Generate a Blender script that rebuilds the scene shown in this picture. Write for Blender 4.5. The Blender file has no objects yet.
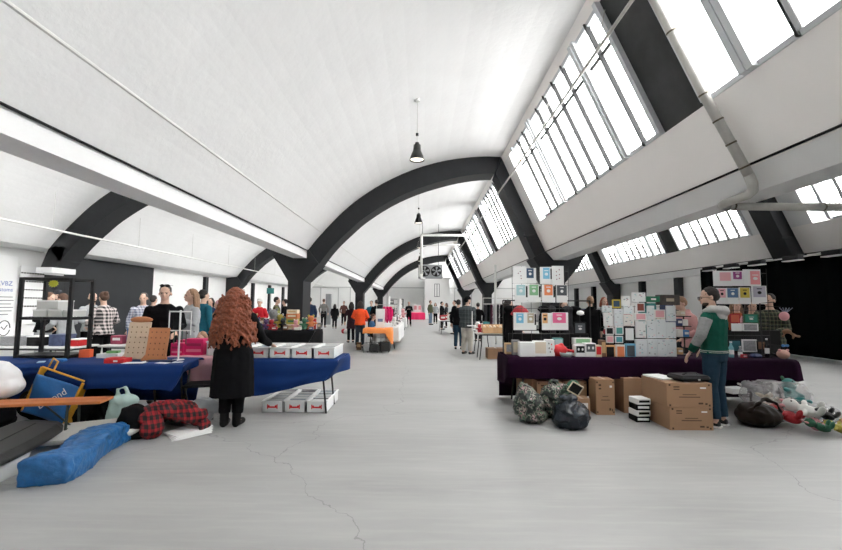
import bpy, math, random
from mathutils import Vector, Matrix, noise
SC = bpy.context.scene
COL = SC.collection
random.seed(7)

# ------------------------------------------------------------------ camera
cd = bpy.data.cameras.new('camera')
cd.sensor_width = 36.0
cd.lens = 400.0 / 842.0 * 36.0
cd.clip_start = 0.05
cd.clip_end = 300
cam = bpy.data.objects.new('camera', cd)
COL.objects.link(cam)
cam.matrix_world = (Matrix.Translation((0, 0, 1.55)) @ Matrix.Rotation(math.radians(90) + math.atan(30 / 400), 4, 'X')
                    @ Matrix.Rotation(0.0075, 4, 'Z'))
SC.camera = cam

# ------------------------------------------------------------------ daylight
wd = bpy.data.worlds.new('overcast_sky')
SC.world = wd
wd.use_nodes = True
_n = wd.node_tree.nodes
_bg = _n['Background']
_bg.inputs['Color'].default_value = (1.0, 0.99, 0.978, 1)
_bg.inputs['Strength'].default_value = 14.4
SC.view_settings.view_transform = 'Standard'
SC.view_settings.look = 'None'
SC.view_settings.gamma = 1.0
SC.view_settings.use_curve_mapping = False
SC.view_settings.exposure = 0.0
SC.cycles.max_bounces = 10
SC.cycles.diffuse_bounces = 6
SC.cycles.transparent_max_bounces = 12
SC.cycles.sample_clamp_indirect = 12
SC.cycles.use_denoising = True
SC.cycles.caustics_reflective = False
SC.cycles.caustics_refractive = False

# ------------------------------------------------------------------ materials
MATS = {}
def mat(name, col, rough=0.6, metal=0.0, var=0.0, scale=6.0, bump=0.0, bscale=None, spec=0.5, sheen=0.0):
    if name in MATS: return MATS[name]
    m = bpy.data.materials.new(name); m.use_nodes = True
    t = m.node_tree; b = t.nodes['Principled BSDF']
    b.inputs['Base Color'].default_value = (*col, 1)
    b.inputs['Roughness'].default_value = rough
    b.inputs['Metallic'].default_value = metal
    b.inputs['Specular IOR Level'].default_value = spec
    if sheen: b.inputs['Sheen Weight'].default_value = sheen
    if var or bump:
        tc = t.nodes.new('ShaderNodeTexCoord')
        nz = t.nodes.new('ShaderNodeTexNoise'); nz.inputs['Scale'].default_value = scale
        nz.inputs['Detail'].default_value = 6
        t.links.new(tc.outputs['Object'], nz.inputs['Vector'])
        if var:
            mx = t.nodes.new('ShaderNodeMixRGB')
            mx.inputs[1].default_value = (*[max(0, c * (1 - var)) for c in col], 1)
            mx.inputs[2].default_value = (*[min(1, c * (1 + var)) for c in col], 1)
            t.links.new(nz.outputs['Fac'], mx.inputs[0]); t.links.new(mx.outputs[0], b.inputs['Base Color'])
        if bump:
            n2 = nz
            if bscale:
                n2 = t.nodes.new('ShaderNodeTexNoise'); n2.inputs['Scale'].default_value = bscale
                n2.inputs['Detail'].default_value = 4
                t.links.new(tc.outputs['Object'], n2.inputs['Vector'])
            bp = t.nodes.new('ShaderNodeBump'); bp.inputs['Strength'].default_value = bump
            bp.inputs['Distance'].default_value = 0.02
            t.links.new(n2.outputs['Fac'], bp.inputs['Height']); t.links.new(bp.outputs['Normal'], b.inputs['Normal'])
    MATS[name] = m
    return m

def plaid(name, base, c1, c2, period=0.09, thin=0.5, wide=0.5):
    """checked cloth: crossing bands in x/z and a second thin line"""
    if name in MATS: return MATS[name]
    m = bpy.data.materials.new(name); m.use_nodes = True
    t = m.node_tree; b = t.nodes['Principled BSDF']; b.inputs['Roughness'].default_value = 0.9
    tc = t.nodes.new('ShaderNodeTexCoord'); sp = t.nodes.new('ShaderNodeSeparateXYZ')
    t.links.new(tc.outputs['Object'], sp.inputs[0])
    ad = t.nodes.new('ShaderNodeMath'); ad.operation = 'ADD'
    t.links.new(sp.outputs['X'], ad.inputs[0]); t.links.new(sp.outputs['Y'], ad.inputs[1])
    def band(sock, duty, off=0.0):
        a = t.nodes.new('ShaderNodeMath'); a.operation = 'MULTIPLY_ADD'
        a.inputs[1].default_value = 1 / period; a.inputs[2].default_value = 50 + off
        t.links.new(sock, a.inputs[0])
        f = t.nodes.new('ShaderNodeMath'); f.operation = 'FRACT'; t.links.new(a.outputs[0], f.inputs[0])
        g = t.nodes.new('ShaderNodeMath'); g.operation = 'LESS_THAN'; g.inputs[1].default_value = duty
        t.links.new(f.outputs[0], g.inputs[0]); return g.outputs[0]
    def mul(a, k):
        n = t.nodes.new('ShaderNodeMath'); n.operation = 'MULTIPLY'; n.inputs[1].default_value = k
        t.links.new(a, n.inputs[0]); return n.outputs[0]
    def add(a, c):
        n = t.nodes.new('ShaderNodeMath'); n.operation = 'ADD'; n.use_clamp = True
        t.links.new(a, n.inputs[0]); t.links.new(c, n.inputs[1]); return n.outputs[0]
    f1 = add(mul(band(ad.outputs[0], wide), 0.5), mul(band(sp.outputs['Z'], wide), 0.5))
    f2 = add(mul(band(ad.outputs[0], 0.1, .2), thin), mul(band(sp.outputs['Z'], 0.1, .2), thin))
    m1 = t.nodes.new('ShaderNodeMixRGB'); m1.inputs[1].default_value = (*base, 1); m1.inputs[2].default_value = (*c1, 1)
    t.links.new(f1, m1.inputs[0])
    m2 = t.nodes.new('ShaderNodeMixRGB'); m2.inputs[2].default_value = (*c2, 1)
    t.links.new(f2, m2.inputs[0]); t.links.new(m1.outputs[0], m2.inputs[1])
    t.links.new(m2.outputs[0], b.inputs['Base Color'])
    MATS[name] = m
    return m

def clear(name, col=(1, 1, 1), alpha=0.3, rough=0.15):
    """thin clear plastic or film"""
    if name in MATS: return MATS[name]
    m = bpy.data.materials.new(name); m.use_nodes = True
    b = m.node_tree.nodes['Principled BSDF']
    b.inputs['Base Color'].default_value = (*col, 1); b.inputs['Roughness'].default_value = rough
    b.inputs['Alpha'].default_value = alpha
    MATS[name] = m
    return m

# ------------------------------------------------------------------ mesh helpers
class MB:
    def __init__(s): s.v = []; s.f = []; s.m = []; s.ms = []
    def _mi(s, m):
        if m is None: return 0
        if m not in s.ms: s.ms.append(m)
        return s.ms.index(m)
    def add(s, vs, fs, m=None):
        o = len(s.v); k = s._mi(m)
        s.v += [tuple(v) for v in vs]; s.f += [tuple(o + i for i in f) for f in fs]; s.m += [k] * len(fs)
        return s
    def box(s, c, d, m=None, rz=0, ry=0, rx=0, bev=0.0):
        R = Matrix.Rotation(rz, 3, 'Z') @ Matrix.Rotation(ry, 3, 'Y') @ Matrix.Rotation(rx, 3, 'X')
        h = [q / 2 for q in d]; c = Vector(c)
        if bev <= 0:
            vs = [R @ Vector((x * h[0], y * h[1], z * h[2])) + c for x in (-1, 1) for y in (-1, 1) for z in (-1, 1)]
            fs = [(0, 1, 3, 2), (4, 6, 7, 5), (0, 4, 5, 1), (2, 3, 7, 6), (0, 2, 6, 4), (1, 5, 7, 3)]
            return s.add(vs, fs, m)
        b = min(bev, min(h) * .9); vs = []; idx = {}
        for x in (-1, 1):
            for y in (-1, 1):
                for z in (-1, 1):
                    for a in range(3):
                        p = [x * (h[0] - b), y * (h[1] - b), z * (h[2] - b)]; p[a] = (x, y, z)[a] * h[a]
                        idx[(x, y, z, a)] = len(vs); vs.append(R @ Vector(p) + c)
        fs = []
        for a in range(3):
            u, w = [(1, 2), (2, 0), (0, 1)][a]
            for q in (-1, 1):
                cy = []
                for (i, j) in ((-1, -1), (1, -1), (1, 1), (-1, 1)):
                    k = [0, 0, 0]; k[a] = q; k[u] = i; k[w] = j; cy.append(idx[(*k, a)])
                fs.append(cy if q > 0 else cy[::-1])
            for i in (-1, 1):
                for j in (-1, 1):
                    k1 = [0, 0, 0]; k1[a] = -1; k1[u] = i; k1[w] = j
                    k2 = list(k1); k2[a] = 1
                    q = [idx[(*k1, u)], idx[(*k2, u)], idx[(*k2, w)], idx[(*k1, w)]]
                    fs.append(q if i * j < 0 else q[::-1])
        for x in (-1, 1):
            for y in (-1, 1):
                for z in (-1, 1):
                    q = [idx[(x, y, z, 0)], idx[(x, y, z, 1)], idx[(x, y, z, 2)]]
                    fs.append(q if x * y * z > 0 else q[::-1])
        return s.add(vs, fs, m)
    def span(s, a, b, m=None, bev=0.0):
        return s.box([(a[i] + b[i]) / 2 for i in range(3)], [abs(b[i] - a[i]) for i in range(3)], m, bev=bev)
    def loft(s, rings, m=None, cap=True, closed=False):
        """rings: lists of equal length of points"""
        n = len(rings[0]); vs = [p for r in rings for p in r]; fs = []
        for i in range(len(rings) - 1 + (1 if closed else 0)):
            a = i * n; b = ((i + 1) % len(rings)) * n
            for j in range(n):
                k = (j + 1) % n; fs.append((a + j, a + k, b + k, b + j))
        if cap and not closed:
            fs.append(tuple(range(n))[::-1]); fs.append(tuple((len(rings) - 1) * n + j for j in range(n)))
        return s.add(vs, fs, m)
    def tube(s, pts, r, m=None, n=8, cap=True):
        """round bar through pts, r number or list"""
        pts = [Vector(p) for p in pts]; rs = r if isinstance(r, (list, tuple)) else [r] * len(pts)
        rings = []; up = None
        for i, p in enumerate(pts):
            d = (pts[min(i + 1, len(pts) - 1)] - pts[max(i - 1, 0)])
            if d.length < 1e-9: d = Vector((0, 0, 1))
            d.normalize()
            if up is None: up = Vector((0, 0, 1)) if abs(d.z) < .9 else Vector((0, 1, 0))
            x = up.cross(d)
            if x.length < 1e-4: x = Vector((1, 0, 0)).cross(d)
            x.normalize(); y = d.cross(x); up = y
            rings.append([p + x * math.cos(2 * math.pi * k / n) * rs[i] + y * math.sin(2 * math.pi * k / n) * rs[i] for k in range(n)])
        return s.loft(rings, m, cap)
    def ell(s, c, r, m=None, M=None, nu=12, nv=8):
        c = Vector(c); R = M or Matrix.Identity(3)
        if not isinstance(r, (tuple, list)): r = (r, r, r)
        vs = [R @ Vector((0, 0, -r[2])) + c]
        for i in range(1, nv):
            a = -math.pi / 2 + math.pi * i / nv
            for k in range(nu):
                q = 2 * math.pi * k / nu
                vs.append(R @ Vector((r[0] * math.cos(a) * math.cos(q), r[1] * math.cos(a) * math.sin(q), r[2] * math.sin(a))) + c)
        vs.append(R @ Vector((0, 0, r[2])) + c); fs = []
        for k in range(nu):
            fs.append((0, 1 + (k + 1) % nu, 1 + k)); L = len(vs) - 1; b = 1 + (nv - 2) * nu
            fs.append((L, b + k, b + (k + 1) % nu))
        for i in range(nv - 2):
            for k in range(nu):
                a = 1 + i * nu; b = a + nu; j = (k + 1) % nu
                fs.append((a + k, a + j, b + j, b + k))
        return s.add(vs, fs, m)
    def prism(s, poly, y0, y1, m=None):
        """poly of (x,z) extruded along y"""
        n = len(poly); vs = [(x, y0, z) for x, z in poly] + [(x, y1, z) for x, z in poly]
        fs = [tuple(range(n)), tuple(range(2 * n - 1, n - 1, -1))] + [(i, n + i, n + (i + 1) % n, (i + 1) % n) for i in range(n)]
        return s.add(vs, fs, m)
    def strip(s, outer, inner, y0, y1, m=None):
        """solid between two polylines of equal length in xz, extruded along y"""
        rings = [[(o[0], y0, o[1]), (o[0], y1, o[1]), (i[0], y1, i[1]), (i[0], y0, i[1])] for o, i in zip(outer, inner)]
        return s.loft(rings, m)
    def grid(s, fn, nu, nv, m=None):
        vs = [fn(i / nu, j / nv) for i in range(nu + 1) for j in range(nv + 1)]
        fs = [(i * (nv + 1) + j, (i + 1) * (nv + 1) + j, (i + 1) * (nv + 1) + j + 1, i * (nv + 1) + j + 1) for i in range(nu) for j in range(nv)]
        return s.add(vs, fs, m)
    def build(s, name, m=None, parent=None, smooth=False, loc=None, fix=True):
        me = bpy.data.meshes.new(name); me.from_pydata(s.v, [], s.f)
        ms = s.ms or ([m] if m else [])
        for q in ms: me.materials.append(q)
        if s.ms: me.polygons.foreach_set('material_index', s.m)
        if fix:
            import bmesh
            bm = bmesh.new(); bm.from_mesh(me); bmesh.ops.recalc_face_normals(bm, faces=bm.faces); bm.to_mesh(me); bm.free()
        if smooth: me.polygons.foreach_set('use_smooth', [True] * len(me.polygons))
        me.update()
        o = bpy.data.objects.new(name, me); COL.objects.link(o)
        if parent: o.parent = parent
        if loc: o.location = loc
        return o

def tag(o, label=None, cat=None, group=None, kind=None):
    if label: o['label'] = label
    if cat: o['category'] = cat
    if group: o['group'] = group
    if kind: o['kind'] = kind
    return o
def thing(name, loc, label, cat, rz=0, group=None):
    o = bpy.data.objects.new(name, None); COL.objects.link(o); o.empty_display_size = .1
    o.location = loc; o.rotation_euler = (0, 0, rz)
    return tag(o, label, cat, group)
def struct(o): o['kind'] = 'structure'; return o
def solidify(o, t, off=0):
    md = o.modifiers.new('thick', 'SOLIDIFY'); md.thickness = t; md.offset = off; return o
def copy_tree(o, parent=None):
    c = o.copy(); COL.objects.link(c); c.parent = parent
    for ch in list(o.children): copy_tree(ch, c)
    return c
def text(s, size, m, parent, loc, rot=(math.pi / 2, 0, 0), name='lettering', ext=0.0008, align='CENTER'):
    c = bpy.data.curves.new(name, 'FONT'); c.body = s; c.size = size; c.extrude = ext; c.align_x = align; c.align_y = 'CENTER'
    c.resolution_u = 2; c.materials.append(m)
    t = bpy.data.objects.new(name, c)
    dg = None
    COL.objects.link(t); bpy.context.view_layer.update()
    me = bpy.data.meshes.new_from_object(t.evaluated_get(bpy.context.evaluated_depsgraph_get()))
    bpy.data.objects.remove(t)
    o = bpy.data.objects.new(name, me); COL.objects.link(o); o.location = loc; o.rotation_euler = rot
    if parent: o.parent = parent
    return o

# ------------------------------------------------------------------ building: saw-tooth concrete shells
PITCH = 9.5
CX = [-14.05, -4.55, 4.95, 14.45]            # column lines
FY = [0.0, 15.0, 30.0, 45.0]                 # frames
Y0, Y1 = -8.0, 50.0
SHELL = [(-.12, 3.52), (.39, 3.52), (.74, 3.98), (1.17, 4.47), (1.68, 5.0), (2.26, 5.49), (3.11, 6.05), (4.22, 6.58), (5.45, 6.94), (6.71, 7.10), (7.51, 7.09)]
INNER = [(.60, 2.80), (.80, 3.0), (1.10, 3.42), (1.46, 3.84), (1.90, 4.27), (2.40, 4.72), (3.35, 5.36), (4.40, 5.86), (5.62, 6.24), (6.55, 6.42), (7.26, 6.47)]
def leg(z, off=0.0):       # x on the leg's outer line at height z, local to the left column
    return 7.51 + (7.09 - z) * (1.81 / 4.01) + off

white = mat('white_painted_concrete', (.82, .82, .82), .85, var=.05, scale=1.3, bump=.25, bscale=9)
slab_m = mat('pale_grey_painted_slab', (.94, .91, .885), .85, var=.04, scale=1.1, bump=.2, bscale=7)
wall_m = mat('white_painted_wall', (.80, .80, .79), .85, var=.04, scale=1.5, bump=.08)
dark = mat('charcoal_painted_concrete', (.022, .0235, .026), .6, var=.25, scale=3, bump=.15, bscale=14, spec=.25)
black = mat('black_paint', (.007, .007, .008), .55, var=.3, scale=5, spec=.25)
frame_m = mat('grey_window_frame', (.11, .113, .115), .7, spec=.2)
mull_m = mat('dark_mullion_paint', (.045, .045, .046), .8, spec=.1)
frame_w = mat('white_window_frame', (.62, .64, .66), .5)
pipe_w = mat('white_enamel_pipe', (.72, .72, .70), .4)
pipe_g = mat('weathered_steel_pipe', (.50, .49, .46), .42, .35, var=.2, scale=8)

def floor_mat():
    m = bpy.data.materials.new('polished_grey_concrete'); m.use_nodes = True
    t = m.node_tree; b = t.nodes['Principled BSDF']; N = t.nodes.new; L = t.links.new
    tc = N('ShaderNodeTexCoord'); mp = N('ShaderNodeMapping'); mp.inputs['Scale'].default_value = (.35, 1.2, 1)
    L(tc.outputs['Object'], mp.inputs[0])
    n1 = N('ShaderNodeTexNoise'); n1.inputs['Scale'].default_value = 1.0; n1.inputs['Detail'].default_value = 9; n1.inputs['Roughness'].default_value = .62
    L(mp.outputs[0], n1.inputs['Vector'])
    cr = N('ShaderNodeValToRGB'); cr.color_ramp.elements[0].position = .3; cr.color_ramp.elements[0].color = (.262, .262, .255, 1)
    cr.color_ramp.elements[1].position = .72; cr.color_ramp.elements[1].color = (.37, .37, .362, 1)
    L(n1.outputs['Fac'], cr.inputs[0])
    # fine scuffs swept across
    mp2 = N('ShaderNodeMapping'); mp2.inputs['Scale'].default_value = (1.2, 14, 1); mp2.inputs['Rotation'].default_value = (0, 0, .25)
    L(tc.outputs['Object'], mp2.inputs[0])
    n2 = N('ShaderNodeTexNoise'); n2.inputs['Scale'].default_value = 1.3; n2.inputs['Detail'].default_value = 7
    L(mp2.outputs[0], n2.inputs['Vector'])
    r2 = N('ShaderNodeValToRGB'); r2.color_ramp.elements[0].position = .48; r2.color_ramp.elements[0].color = (0, 0, 0, 1)
    r2.color_ramp.elements[1].position = .75; r2.color_ramp.elements[1].color = (.3, .3, .3, 1)
    L(n2.outputs['Fac'], r2.inputs[0])
    mx = N('ShaderNodeMixRGB'); mx.inputs[2].default_value = (.43, .42, .40, 1)
    L(r2.outputs[0], mx.inputs[0]); L(cr.outputs[0], mx.inputs[1])
    # hairline cracks
    vo = N('ShaderNodeTexVoronoi'); vo.feature = 'DISTANCE_TO_EDGE'; vo.inputs['Scale'].default_value = .28
    n3 = N('ShaderNodeTexNoise'); n3.inputs['Scale'].default_value = 1.5; n3.inputs['Detail'].default_value = 6
    L(tc.outputs['Object'], n3.inputs['Vector'])
    vm = N('ShaderNodeVectorMath'); vm.operation = 'MULTIPLY_ADD'; vm.inputs[1].default_value = (.8, .8, .8)
    L(n3.outputs['Color'], vm.inputs[0]); L(tc.outputs['Object'], vm.inputs[2]); L(vm.outputs[0], vo.inputs['Vector'])
    lt = N('ShaderNodeMath'); lt.operation = 'LESS_THAN'; lt.inputs[1].default_value = .0012; L(vo.outputs['Distance'], lt.inputs[0])
    ml = N('ShaderNodeMath'); ml.operation = 'MULTIPLY'; ml.inputs[1].default_value = .5; L(lt.outputs[0], ml.inputs[0])
    m2 = N('ShaderNodeMixRGB'); m2.inputs[2].default_value = (.12, .12, .12, 1); L(ml.outputs[0], m2.inputs[0]); L(mx.outputs[0], m2.inputs[1])
    L(m2.outputs[0], b.inputs['Base Color'])
    rr = N('ShaderNodeMapRange'); rr.inputs['To Min'].default_value = .34; rr.inputs['To Max'].default_value = .6
    L(n1.outputs['Fac'], rr.inputs['Value']); L(rr.outputs[0], b.inputs['Roughness'])
    bp = N('ShaderNodeBump'); bp.inputs['Strength'].default_value = .05; L(n2.outputs['Fac'], bp.inputs['Height']); L(bp.outputs[0], b.inputs['Normal'])
    return m

struct(MB().span((-14.7, Y0, -.2), (15.2, Y1 + .3, 0)).build('floor', floor_mat()))

def glass_mat():
    m = bpy.data.materials.new('weathered_clear_glass'); m.use_nodes = True
    t = m.node_tree; N = t.nodes.new; L = t.links.new
    for n in list(t.nodes):
        if n.type == 'BSDF_PRINCIPLED': t.nodes.remove(n)
    out = [n for n in t.nodes if n.type == 'OUTPUT_MATERIAL'][0]
    tr = N('ShaderNodeBsdfTransparent'); tr.inputs[0].default_value = (.97, .98, .98, 1)
    tl = N('ShaderNodeBsdfTranslucent'); tl.inputs[0].default_value = (.9, .92, .93, 1)
    gl = N('ShaderNodeBsdfGlossy'); gl.inputs['Roughness'].default_value = .1
    nz = N('ShaderNodeTexNoise'); nz.inputs['Scale'].default_value = 1.7; nz.inputs['Detail'].default_value = 8
    mr = N('ShaderNodeMapRange'); mr.inputs['From Min'].default_value = .35; mr.inputs['From Max'].default_value = .75
    mr.inputs['To Min'].default_value = .05; mr.inputs['To Max'].default_value = .35
    L(nz.outputs['Fac'], mr.inputs['Value'])
    m1 = N('ShaderNodeMixShader'); L(mr.outputs[0], m1.inputs[0]); L(tr.outputs[0], m1.inputs[1]); L(tl.outputs[0], m1.inputs[2])
    m2 = N('ShaderNodeMixShader'); m2.inputs[0].default_value = .05; L(m1.outputs[0], m2.inputs[1]); L(gl.outputs[0], m2.inputs[2])
    L(m2.outputs[0], out.inputs[0])
    return m
glass = glass_mat()

def refine(pts, k=3):
    """Catmull-Rom through xz points"""
    out = []
    P = [pts[0]] + list(pts) + [pts[-1]]
    for i in range(1, len(P) - 2):
        for j in range(k):
            t = j / k
            out.append(tuple(.5 * ((2 * P[i][a]) + (-P[i-1][a] + P[i+1][a]) * t + (2*P[i-1][a] - 5*P[i][a] + 4*P[i+1][a] - P[i+2][a]) * t*t
                       + (-P[i-1][a] + 3*P[i][a] - 3*P[i+1][a] + P[i+2][a]) * t**3) for a in (0, 1)))
    out.append(pts[-1]); return out

WN = 0
for bi, c in enumerate(CX[:3]):
    # the vaulted shell of this bay
    sp = [(-.35, 3.45) if bi == 0 else SHELL[0], SHELL[1]] + refine(SHELL[1:], 3)[1:]
    inn = [(c + x, z) for x, z in sp]
    out = []
    for i, (x, z) in enumerate(inn):
        a = inn[max(i - 1, 0)]; b = inn[min(i + 1, len(inn) - 1)]
        d = Vector((b[0] - a[0], b[1] - a[1])).normalized(); out.append((x - d.y * .12, z + d.x * .12))
    struct(MB().strip(inn, out, Y0, Y1).build('ceiling', white))
    # the sloping slab under the glazing and the strip above it
    s = MB()
    s.strip([(c + leg(z), z) for z in (4.5, 3.5)], [(c + leg(z, .14), z + .06) for z in (4.5, 3.5)], Y0, Y1)
    s.strip([(c + leg(z), z) for z in (7.12, 6.84)], [(c + leg(z, .14), z + .06) for z in (7.12, 6.84)], Y0, Y1)
    struct(s.build('ceiling_slope', slab_m))
    # glazing: sections between the frames
    for fi in range(-1, 4):
        yb = 15.0 * fi
        secs = [(.55, 1.6, 4.95), (0, 5.07, 5.8), (1, 5.85, 6.9), (0, 6.95, 8.05), (0, 8.2, 11.55), (0, 11.75, 13.7)]
        for kind, a, b in secs:
            if kind == .55: a, b, kind = 1.3, b, 0
            if fi == 0: a *= .955; b *= .955
            a += yb; b += yb
            if b < Y0 + .2 or a > Y1 - .2: continue
            if bi == 2 and b < 4: kind = 1  # right-bay glazing behind the camera closed by added panels to darken the floor
            a = max(a, Y0 + .05); b = min(b, Y1 - .05)
            if kind == 1:
                q = MB(); q.strip([(c + leg(z), z) for z in (6.84, 4.5)], [(c + leg(z, .06), z) for z in (6.84, 4.5)], a, b)
                struct(q.build('trim_1', mat('dark_stained_panel', (.035, .037, .037), .7, var=.9, scale=2.2))); continue
            WN += 1
            w = struct(bpy.data.objects.new('window_%d' % WN, None)); COL.objects.link(w)
            fr = MB()
            for yy, wd_ in ((a, .05), (b, .05)):
                fr.strip([(c + leg(z, -.10), z) for z in (6.84, 4.5)], [(c + leg(z, .08), z) for z in (6.84, 4.5)], yy - wd_, yy + wd_)
            for z in (6.82, 4.53):
                fr.strip([(c + leg(z + .03, -.02), z + .03), (c + leg(z - .03, -.02), z - .03)], [(c + leg(z + .03, .08), z + .03), (c + leg(z - .03, .08), z - .03)], a, b)
            fr.build('window_frame', frame_w, w)
            n = max(1, round((b - a) / .62)); mu = MB()
            for k in range(1, n):
                yy = a + (b - a) * k / n
                mu.strip([(c + leg(z, -.055), z) for z in (6.84, 4.5)], [(c + leg(z, .05), z) for z in (6.84, 4.5)], yy - .017, yy + .017)
            mu.strip([(c + leg(6.25 + .015, .0), 6.265), (c + leg(6.235, .0), 6.235)], [(c + leg(6.265, .05), 6.265), (c + leg(6.235, .05), 6.235)], a, b)
            mu.build('mullion', mull_m, w)
            g = MB(); g.add([(c + leg(6.82, .03), a, 6.82), (c + leg(4.52, .03), a, 4.52), (c + leg(4.52, .03), b, 4.52), (c + leg(6.82, .03), b, 6.82)], [(0, 1, 2, 3)])
            g.build('pane', glass, w, fix=False)
        # solid piers of the glazing at the frames
        p0, p1 = max(yb + 13.75, Y0), min(yb + 16.25, Y1)
        if p1 > p0 + .1:
            q = MB(); q.strip([(c + leg(z), z) for z in (6.84, 4.5)], [(c + leg(z, .12), z) for z in (6.84, 4.5)], p0, p1)
            struct(q.build('trim_2', white))
# unseen dark shell added beyond the right wall to shade the floor inside
_c = CX[3]; _o = [(_c + x + .1, z + .05) for x, z in SHELL[1:]]; _i = [(x + .02, z + .14) for x, z in _o]
struct(MB().strip(_o, _i, Y0, Y1).build('added_shade_shell', mat('shade_shell_dark', (.10, .10, .10), .9)))
# longitudinal beams
for i, c in enumerate(CX):
    s = MB()
    if i == 0: continue
    s.prism([(c - .37, 3.5), (c - .12, 3.22), (c + .38, 3.22), (c + .38, 3.54), (c - .37, 3.56)], Y0, Y1)
    struct(s.build('beam', white))
    s = MB(); s.tube([(c + .412, Y0, 3.495), (c + .412, Y1, 3.495)], .017, n=6) if i < 3 else None
    if i > 0: s.tube([(c - .42, Y0, 3.52), (c - .42, Y1, 3.52)], .017, n=6)
    struct(s.build('beam_conduit', black))  # black conduits running along the beams
# frames: columns and ribs
for fy in FY:
    for i, c in enumerate(CX):
        poly = [(-.28, 0), (.28, 0), (.28, 2.38), (.82, 3.02), (.42, 3.54), (-.42, 3.54), (-.86, 3.30), (-.28, 2.38)]
        if i == 0 and fy in (0, 15):
            struct(MB().span((-14.0, fy - .5, 2.62), (-13.42, fy + .5, 2.82)).build('trim_9', white)); struct(MB().prism([(c + x, z) for x, z in ((.12, 2.81), (.62, 2.81), (.86, 3.05), (1.0, 3.6), (.39, 3.58))], fy - .42, fy + .42).build('rib_foot', dark)); continue
        if i == 0: poly = [(-.36, 0), (.10, 0), (.10, 2.3), (.82, 3.02), (.42, 3.54), (-.36, 3.54)]
        if i == 3: poly = [(-.28, 0), (.28, 0), (.28, 3.54), (-.42, 3.54), (-.86, 3.30), (-.28, 2.38)]
        struct(MB().prism([(c + x, z) for x, z in poly], fy - .5, fy + .5).build('column', dark))
    for c in CX[:3]:
        sh = refine(SHELL[1:], 3); ir = refine(INNER[1:], 3)
        sh = [(c + x, z + .03) for x, z in sh]; ir = [(c + x, z) for x, z in ir]
        r = MB(); r.strip(sh, ir, fy - .42, fy + .42)
        r.strip([(c + leg(z, .0), z) for z in (7.09, 3.2)], [(c + leg(z, -.47), z) for z in (7.09 - .62, 3.0)], fy - .42, fy + .42)
        r.tube([(c + leg(4.15, .0) - .1, fy - .42, 4.15), (c + leg(4.15) - .52, fy - .42, 4.1)], .03)
        struct(r.build('arch_rib', dark))
# walls
s = MB(); s.span((-14.7, Y0, 0), (-14.4, Y1, 3.6)); struct(s.build('wall_left', wall_m))
s = MB(); s.span((14.85, Y0, 0), (15.15, Y1, 3.6)); struct(s.build('wall_right', wall_m))
s = MB(); s.span((-14.7, Y1, 0), (15.15, Y1 + .25, 7.4)); struct(s.build('wall_far', wall_m))
s = MB(); s.span((-14.7, Y0 - .25, 0), (15.15, Y0, 7.4)); struct(s.build('wall_behind', wall_m))
# posts along the two side walls
s = MB()
for k in range(-1, 13):
    y = 3.75 * k + .3
    if k % 4 == 0: continue
    struct(MB().span((14.55, y - .2, 0), (14.86, y + .2, 3.3)).build('trim_3', dark))
    if k > 6: struct(MB().span((-14.42, y - .17, 0), (-14.2, y + .17, 3.3)).build('trim_4', dark))
# black painted panels on the left wall, black drape on the right
struct(MB().span((-14.42, 16.1, 0), (-14.34, 21.4, 3.42)).build('trim_5', mat('black_wall_boarding', (.02, .022, .025), .6, var=.2, scale=2, spec=.25)))
struct(MB().span((-14.42, 15.2, 0), (-14.3, 16.05, 2.60)).build('trim_6', dark))
dr = MB()
cloth_blk = mat('black_stage_cloth', (.0022, .0032, .0036), .95, spec=.03)
dr.grid(lambda u, v: (12.3 + .025 * math.sin(u * 150) + .015 * math.sin(u * 61 + 1), 4.5 + u * 13.0, .02 + v * 3.16), 420, 6)
o = dr.build('stage_drape', cloth_blk, smooth=True, fix=False); solidify(o, .01)
tag(o, 'long black drape hanging in folds along the right side of the hall', 'curtain')
k = 0
tr_ = thing('drape_rail', (12.3, 11, 3.2), 'steel rail with black clamps carrying the long black drape', 'rail')
MB().tube([(.0, -6.5, 0), (.0, 6.5, 0)], .025).build('rail', pipe_g, tr_)
for y in (5, 7.7, 9.6, 11.7, 13.0, 14.4, 15.6, 16.8):
    q = MB(); q.box((-.15, y - 11, -.03), (.20, .56, .14), black, bev=.01); q.box((-.15, y - 11, -.115), (.21, .58, .03), pipe_w); q.build('clamp_cover', None, tr_)
for y in (5, 11, 17):
    MB().tube([(.02, y - 11, -3.2), (.02, y - 11, 0)], .025).build('upright', black, tr_)
# far vestibule
s = MB(); s.span((.45, 46, 0), (3.3, 49.9, 4.65)); s.span((.4, 45.9, 4.65), (3.5, 49.9, 4.75)); struct(s.build('wall_vestibule', wall_m))
s = MB(); s.span((1.55, 45.94, 2.5), (2.15, 46.02, 4.0), dark); s.span((1.60, 45.93, 2.55), (1.82, 45.95, 3.95), wall_m); s.span((1.88, 45.93, 2.55), (2.10, 45.95, 3.95), wall_m)
struct(s.build('window_90'))
s = MB()
for x in (-12.5, -10.3, -8.8, -7.3, -4.2, 4.2, 6.3, 9.4): s.span((x - .06, Y1 - .06, 0), (x + .06, Y1 + .02, 3.7))
s.span((-14.3, Y1 - .07, 3.62), (.4, Y1 + .02, 3.75)); s.span((3.6, Y1 - .07, 3.62), (14.5, Y1 + .02, 3.75))
struct(s.build('trim_7', mat('light_grey_trim', (.5, .5, .5), .6)))
# free-standing grey post on the left
o = MB().span((-7.32, 30.8, 0), (-6.92, 31.1, 2.35), bev=.02).build('bollard_post', mat('mid_grey_paint', (.22, .23, .24), .6)); tag(o, 'short grey free-standing post in front of the shoppers at left rear', 'post')

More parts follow.
